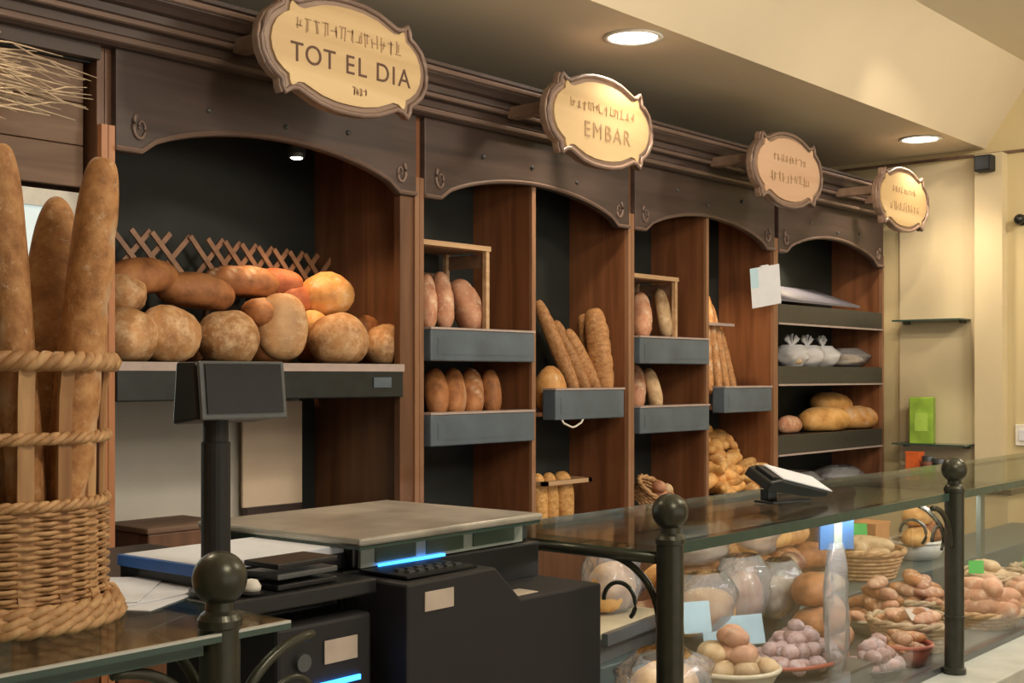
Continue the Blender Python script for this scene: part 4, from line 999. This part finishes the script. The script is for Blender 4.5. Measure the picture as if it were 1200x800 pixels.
# loaves and card box at the back by the far post
kb = thing('card_box', 'orange brown cardboard box on the rear step left of the far post', 'box', (3.97, 1.82, .971))
part('box_body', MB().box(-.06, .05, -.045, .045, 0, .14), 'cardboard', kb, bevel=.003)
part('box_flap', MB().box(-.062, .052, -.047, .047, .134, .142), 'cardboard', kb)
bowl('white oval plate carrying stacked loaves on the rear step behind the far post', (4.22, 1.76, .971), .13, .06, 'white', 'serving_plate', 'plate', sy=.7)
for k, (dx, dz, yaw, lab) in enumerate(((-.06, .05, .2, 'bottom left loaf of the stack on the white oval plate'), (.07, .05, -.2, 'bottom right loaf of the stack on the white oval plate'), (.0, .115, .1, 'top loaf of the stack on the white oval plate'))):
    bread('gbatard' if k != 1 else 'batard', (4.22+dx, 1.76+(0 if k != 0 else -.02), .971+dz), (0, 0, yaw), .85, label=lab, v=k)
# tall clear bag with a blue header standing in the display
cbp = atY(985, 740, 1.26)
tb = thing('tall_clear_bag', 'tall clear bag with a blue header standing before the pastries', 'bag', (cbp.x+.04, 1.29, DK+.052))
part('film', crinkle(.075, .05, .30, 77, False), 'film', tb, smooth=True)
part('blue_header', MB().box(-.042, .042, -.004, .004, .285, .355), M.setdefault('header', plain('blue_header', (.05, .16, .38), .3)), tb, rot=(0, 0, -.6))
part('header_stripe', MB().box(-.008, .012, -.0055, -.004, .285, .355), 'lcd_frame', tb, rot=(0, 0, -.6))
part('bag_foot', MB().box(-.03, .03, -.02, .02, -.05, .005), 'film', tb)
# card terminal on the glass
ct = thing('card_terminal', 'black card terminal with a white paper slip on the glass top', 'payment terminal', (2.58, 1.385, ZG+.001), (0, 0, -.25))
part('stand', MB().box(-.075, .05, -.03, .03, 0, .006).box(-.06, -.03, .0, .025, .006, .03), 'black', ct, bevel=.002)
q_ = (.42, .14, 0)
part('terminal_body', MB().prism([(-.105, .0), (-.10, .022), (-.07, .030), (.095, .016), (.098, .004), (.04, -.002)], -.040, .040), 'black', ct, bevel=.004, loc=(0, 0, .034), rot=q_)
part('paper_slip', MB().prism([(-.062, .0315), (-.060, .034), (.108, .0195), (.108, .0170)], -.036, .036), 'paper', ct, loc=(0, 0, .034), rot=q_)
part('keypad', MB().box(-.090, -.068, -.03, .03, .026, .031), 'black_matt', ct, loc=(0, 0, .034), rot=q_)
# round basket rim standing at the foot of the third arch
rbp = atY(768, 580, 2.76)
rb = wbasket('tilted wicker basket with a few pink rolls at the foot of the third arch', (rbp.x, 2.80, WT+.05), .082, .07, group=None, pale=False)
rb.rotation_euler = (.62, 0.1, 0)
for k, (dx, dz) in enumerate(((.02, .10), (.075, .085), (.05, .06))):
    bread('roll', (rbp.x+dx, 2.765, WT+dz), (.4, .2, k), 1.1, name='bread_roll', label='pink brown roll lying in the tilted basket at the foot of the third arch', group='rolls in the tilted basket', v=k)
# ------------------------------------------------------------------ scale and machines
mc = thing('printer_cabinet', 'large black machine body under the steel scale, with a paper label', 'machine', (0, 0, .871))
Z0 = .871
part('body', MB().box(1.25, 1.71, 1.40, 1.68, 0, 1.31-Z0), 'black', mc, bevel=.004)
part('front_housing', MB().prism([(1.25, 0), (1.25, 1.305-Z0), (1.44, 1.308-Z0), (1.50, 1.252-Z0), (1.71, 1.250-Z0), (1.71, 0)], 1.265, 1.399), 'black_matt', mc, bevel=.004)
part('front_label', MB().box(1.285, 1.345, 1.2635, 1.2650, 1.262-Z0, 1.290-Z0), 'label', mc)
part('small_label', MB().box(1.50, 1.56, 1.28, 1.32, 1.2525-Z0, 1.254-Z0), 'label', mc)
part('keypad', MB().box(1.27, 1.42, 1.285, 1.385, 1.3085-Z0, 1.312-Z0), 'black', mc)
kme = MB().box(-.006, .006, -.005, .005, 0, .003).mesh('key', 'chrome')
for k in range(12):
    link('key', kme, mc, (1.30+.02*(k % 6), 1.31+.022*(k//6), 1.312-Z0))
sc = thing('weighing_scale', 'steel platform weighing scale with green display windows', 'scale', (1.48, 1.555, 1.3105), (0, 0, .04))
part('scale_body', MB().box(-.215, .215, -.145, .14, 0, .037), 'black', sc, bevel=.004)
part('platform', MB().box(-.245, .20, -.19, .185, .040, .052), 'steel', sc, bevel=.004)
part('platform_skirt', MB().box(-.241, .196, -.186, .181, .0345, .041), 'glass_edge', sc)
part('display_panel', MB().box(-.205, .19, -.152, -.146, .001, .033), 'lcd_frame', sc)
for (a, b) in ((-.175, -.085), (-.06, .03), (.055, .165)):
    part('display_window', MB().box(a, b, -.154, -.152, .006, .029), 'lcd', sc)
part('blue_light', MB().box(-.17, -.02, -.158, -.154, -.0005, .0035), 'blue_led', sc)
part('side_label', MB().box(-.217, -.2155, -.06, .05, .004, .030), 'label', sc)
pb = thing('receipt_printer', 'small black printer low between the nearest post and the scale', 'printer', (1.14, 1.425, .871))
part('body', MB().box(-.085, .085, -.115, .14, 0, .395), 'black_matt', pb, bevel=.006)
part('lid', MB().box(-.080, .080, -.05, .13, .395, .405), 'black', pb, bevel=.004)
part('label', MB().box(-.005, .055, -.1175, -.116, .335, .367), 'label', pb)
part('dial', MB().lathe([(0, 0), (.012, 0), (.012, .008), (0, .008)], 18), 'chrome', pb, loc=(-.045, -.115, .345), rot=(math.pi/2, 0, 0))
part('blue_light', MB().box(-.02, .06, -.119, -.116, .304, .311), 'blue_led', pb)
# monitor on a pole
mo = thing('pole_monitor', 'small black customer display on a black pole above the papers', 'monitor', (1.000, 1.368, ZG))
part('foot', MB().lathe([(0, 0), (.035, 0), (.035, .008), (.022, .014), (.022, .02)], 24), 'black', mo)
part('pole', MB().lathe([(.019, .014), (.019, .20), (.0165, .202), (.0165, .25)], 20), 'black_matt', mo)
hd = part('head', MB().prism([(-.028, -.032), (.030, -.040), (.022, .046), (-.020, .046)], -.062, .062, 'YZ'), 'black', mo, bevel=.004, loc=(.019, 0, .262), rot=(-.0, 0, -.02))
hd.scale = (1.05, 1.05, .95)
part('bezel', MB().box(-.064, .064, -.036, -.030, -.036, .044), 'chrome', hd, bevel=.002, rot=(-.10, 0, 0))
part('screen', MB().box(-.057, .057, -.038, -.036, -.028, .040), 'screen', hd, rot=(-.10, 0, 0))
# papers
pd = thing('note_pad', 'thick white writing pad with a blue bound edge behind the pole monitor', 'notepad', (1.135, 1.505, ZG), (0, 0, .04))
part('pages', MB().box(-.13, .135, -.09, .09, .022, .034), 'paper', pd, bevel=.002)
part('blue_edge', MB().box(-.139, -.130, -.091, .091, .018, .034), 'blue', pd, bevel=.002)
part('back_cover', MB().box(-.132, .137, -.092, .092, 0, .022), 'black', pd)
for k, (x, y, a, lab) in enumerate(((.93, 1.44, .5, 'loose white sheet lowest beside the basket'), (.95, 1.46, .2, 'loose white sheet on top, before the blue edged pad'), (.91, 1.50, .8, 'loose sheet turned askew behind the basket foot'))):
    o = part('paper_sheet', MB().box(-.10, .10, -.07, .07, 0, .0012), 'paper', None, loc=(x, y, ZG+.0005+.0016*k), rot=(0, 0, a)); tag(o, lab, 'paper', 'loose sheets on the left glass')
gl = thing('pen_holder', 'small white knob topped pot right of the nearest post', 'pot', (1.030, 1.332, ZG))
part('pot', MB().lathe([(0, 0), (.016, 0), (.018, .004), (.012, .006)], 18), 'black', gl)
part('pot_top', MB().lathe([(.012, .006), (.013, .012), (.008, .020), (0, .022)], 18), 'white', gl, smooth=True)
tk = thing('document_tray', 'black document tray stacked right of the pole monitor', 'tray', (1.12, 1.36, ZG), (0, 0, .05))
for k in range(3):
    part('tray_level', MB().box(-.055, .055, -.035, .035, .001+.014*k, .009+.014*k), 'black' if k != 1 else 'chrome', tk, bevel=.002)

# ------------------------------------------------------------------ big wicker basket with baguettes
bx_, by_ = .738, 1.43
wb = thing('tall_wicker_basket', 'tall round wicker basket of baguettes on the left glass top', 'basket', (bx_, by_, ZG))
def ringpts(r, z, n, amp=0, per=0, ph=0, az=0):
    return [((r+amp*math.cos(per*a+ph))*math.cos(a), (r+amp*math.cos(per*a+ph))*math.sin(a), z+az*math.sin(per*a+ph)) for a in [2*math.pi*j/n for j in range(n)]]
part('floor', MB().lathe([(0, .004), (.118, .004), (.118, .012), (0, .012)], 28), 'wicker_dark', wb)
NS = 16
def R(z):   # outer profile
    return .130-.30*z if z < .04 else .1185
for k in range(NS):
    a = 2*math.pi*(k+.35)/NS
    mb = MB()
    for dz in (-.011, .0115):
        pass
    stake = []
    prof_s = [(.02, .124), (.045, .1165), (.14, .1145), (.215, .1155), (.262, .117), (.30, .122)]
    b0 = 0
    for (z, r) in prof_s:
        for (dr, dt) in ((-.0022, -.009), (.0022, -.009), (.0022, .009), (-.0022, .009)):
            mb.v.append(((r+dr)*math.cos(a)-dt*math.sin(a), (r+dr)*math.sin(a)+dt*math.cos(a), z))
    for i in range(len(prof_s)-1):
        for j in range(4):
            l = (j+1) % 4; mb.f.append((i*4+j, i*4+l, i*4+4+l, i*4+4+j))
    mb.f.append((0, 1, 2, 3)); e = (len(prof_s)-1)*4; mb.f.append((e+3, e+2, e+1, e))
    part('stake', mb, 'wicker_dark' if k % 3 == 0 else 'wicker', wb)
rows = 22
for k in range(rows):
    z = .028+k*.0052
    r = R(z)-.001
    n = NS*2
    pts = [((r+.0042*(1 if (j//1+k) % 2 else -1))*math.cos(2*math.pi*(j+.7)/n), (r+.0042*(1 if (j+k) % 2 else -1))*math.sin(2*math.pi*(j+.7)/n), z) for j in range(n)]
    sm_ = []
    for j in range(n):
        p_, q_ = Vector(pts[j]), Vector(pts[(j+1) % n]); sm_ += [p_, (p_+q_)/2]
    part('weaver', MB().tube(sm_, .0028, 5, closed=True), 'wicker', wb, smooth=True)
for (z, r, rad) in ((.141, .1185, .0036), (.217, .1185, .0040), (.304, .125, .0062)):
    for s in range(3):
        part('braid_strand', MB().tube(ringpts(r, z, 120, rad*1.1, 18, s*2*math.pi/3, rad*1.1), rad, 6, closed=True), 'wicker', wb, smooth=True)
for (z, r) in ((.006, .135), (.015, .132), (.024, .127)):
    for s in range(2):
        part('foot_strand', MB().tube(ringpts(r, z, 96, .004, 16, s*math.pi, .004), .0055, 6, closed=True), 'wicker', wb, smooth=True)
def bag_pt(px, py, d):
    a, b, c = ray(px, py); return Vector((a*d, b*d, EYE+c*d))
G = 'baguettes in the tall wicker basket'
for k, (tb_, bb, w, lab) in enumerate((
    ((-2, 168, 1.40), (62, 600, 1.42), 50, 'leftmost tall baguette leaning left in the wicker basket'),
    ((66, 230, 1.55), (64, 660, 1.50), 60, 'shorter pointed floury baguette in the middle of the wicker basket'),
    ((122, 185, 1.47), (92, 640, 1.46), 56, 'tallest rounded baguette at the right of the wicker basket'),
    ((96, 270, 1.56), (104, 660, 1.53), 44, 'shaded baguette behind the tallest one in the wicker basket'),
    ((2, 300, 1.56), (10, 640, 1.50), 46, 'reddish baguette low at the left edge of the wicker basket'),
    ((-52, 215, 1.52), (-20, 640, 1.48), 52, 'baguette at the outer left side of the wicker basket'))):
    t_, b_ = bag_pt(*tb_), bag_pt(*bb)
    b_.z = ZG+.02
    # keep the foot inside the basket
    dd = Vector((b_.x-bx_, b_.y-by_, 0))
    if dd.length > .075: dd = dd.normalized()*.075; b_.x = bx_+dd.x; b_.y = by_+dd.y
    stick_between('pointed' if k == 1 else 'baguette', b_, t_, w*mpp(t_)*(1.40 if k == 1 else 1.04), 'baguette', lab, G, k, roll=2.2+.9*k)

# ------------------------------------------------------------------ lamps inside the bays
lamp('bay_spot', 'SPOT', (XS[1]+.72, YF+.16, ZT-.175), 11, (1.0, .62, .32), spot_size=math.radians(95), spot_blend=.6, shadow_soft_size=.02, target=(XS[1]+.80, YF+.12, 1.6))
lamp('bay_spot', 'SPOT', (XS[3]+.70, YF+.16, ZT-.175), 14, (1.0, .72, .42), spot_size=math.radians(110), spot_blend=.6, shadow_soft_size=.02, target=(XS[3]+.78, YF+.10, 1.2))
lamp('bay_spot', 'SPOT', (XS[4]+.52, YF+.16, ZT-.175), 9, WARM, spot_size=math.radians(110), spot_blend=.6, shadow_soft_size=.02, target=(XS[4]+.50, YF+.10, 1.2))
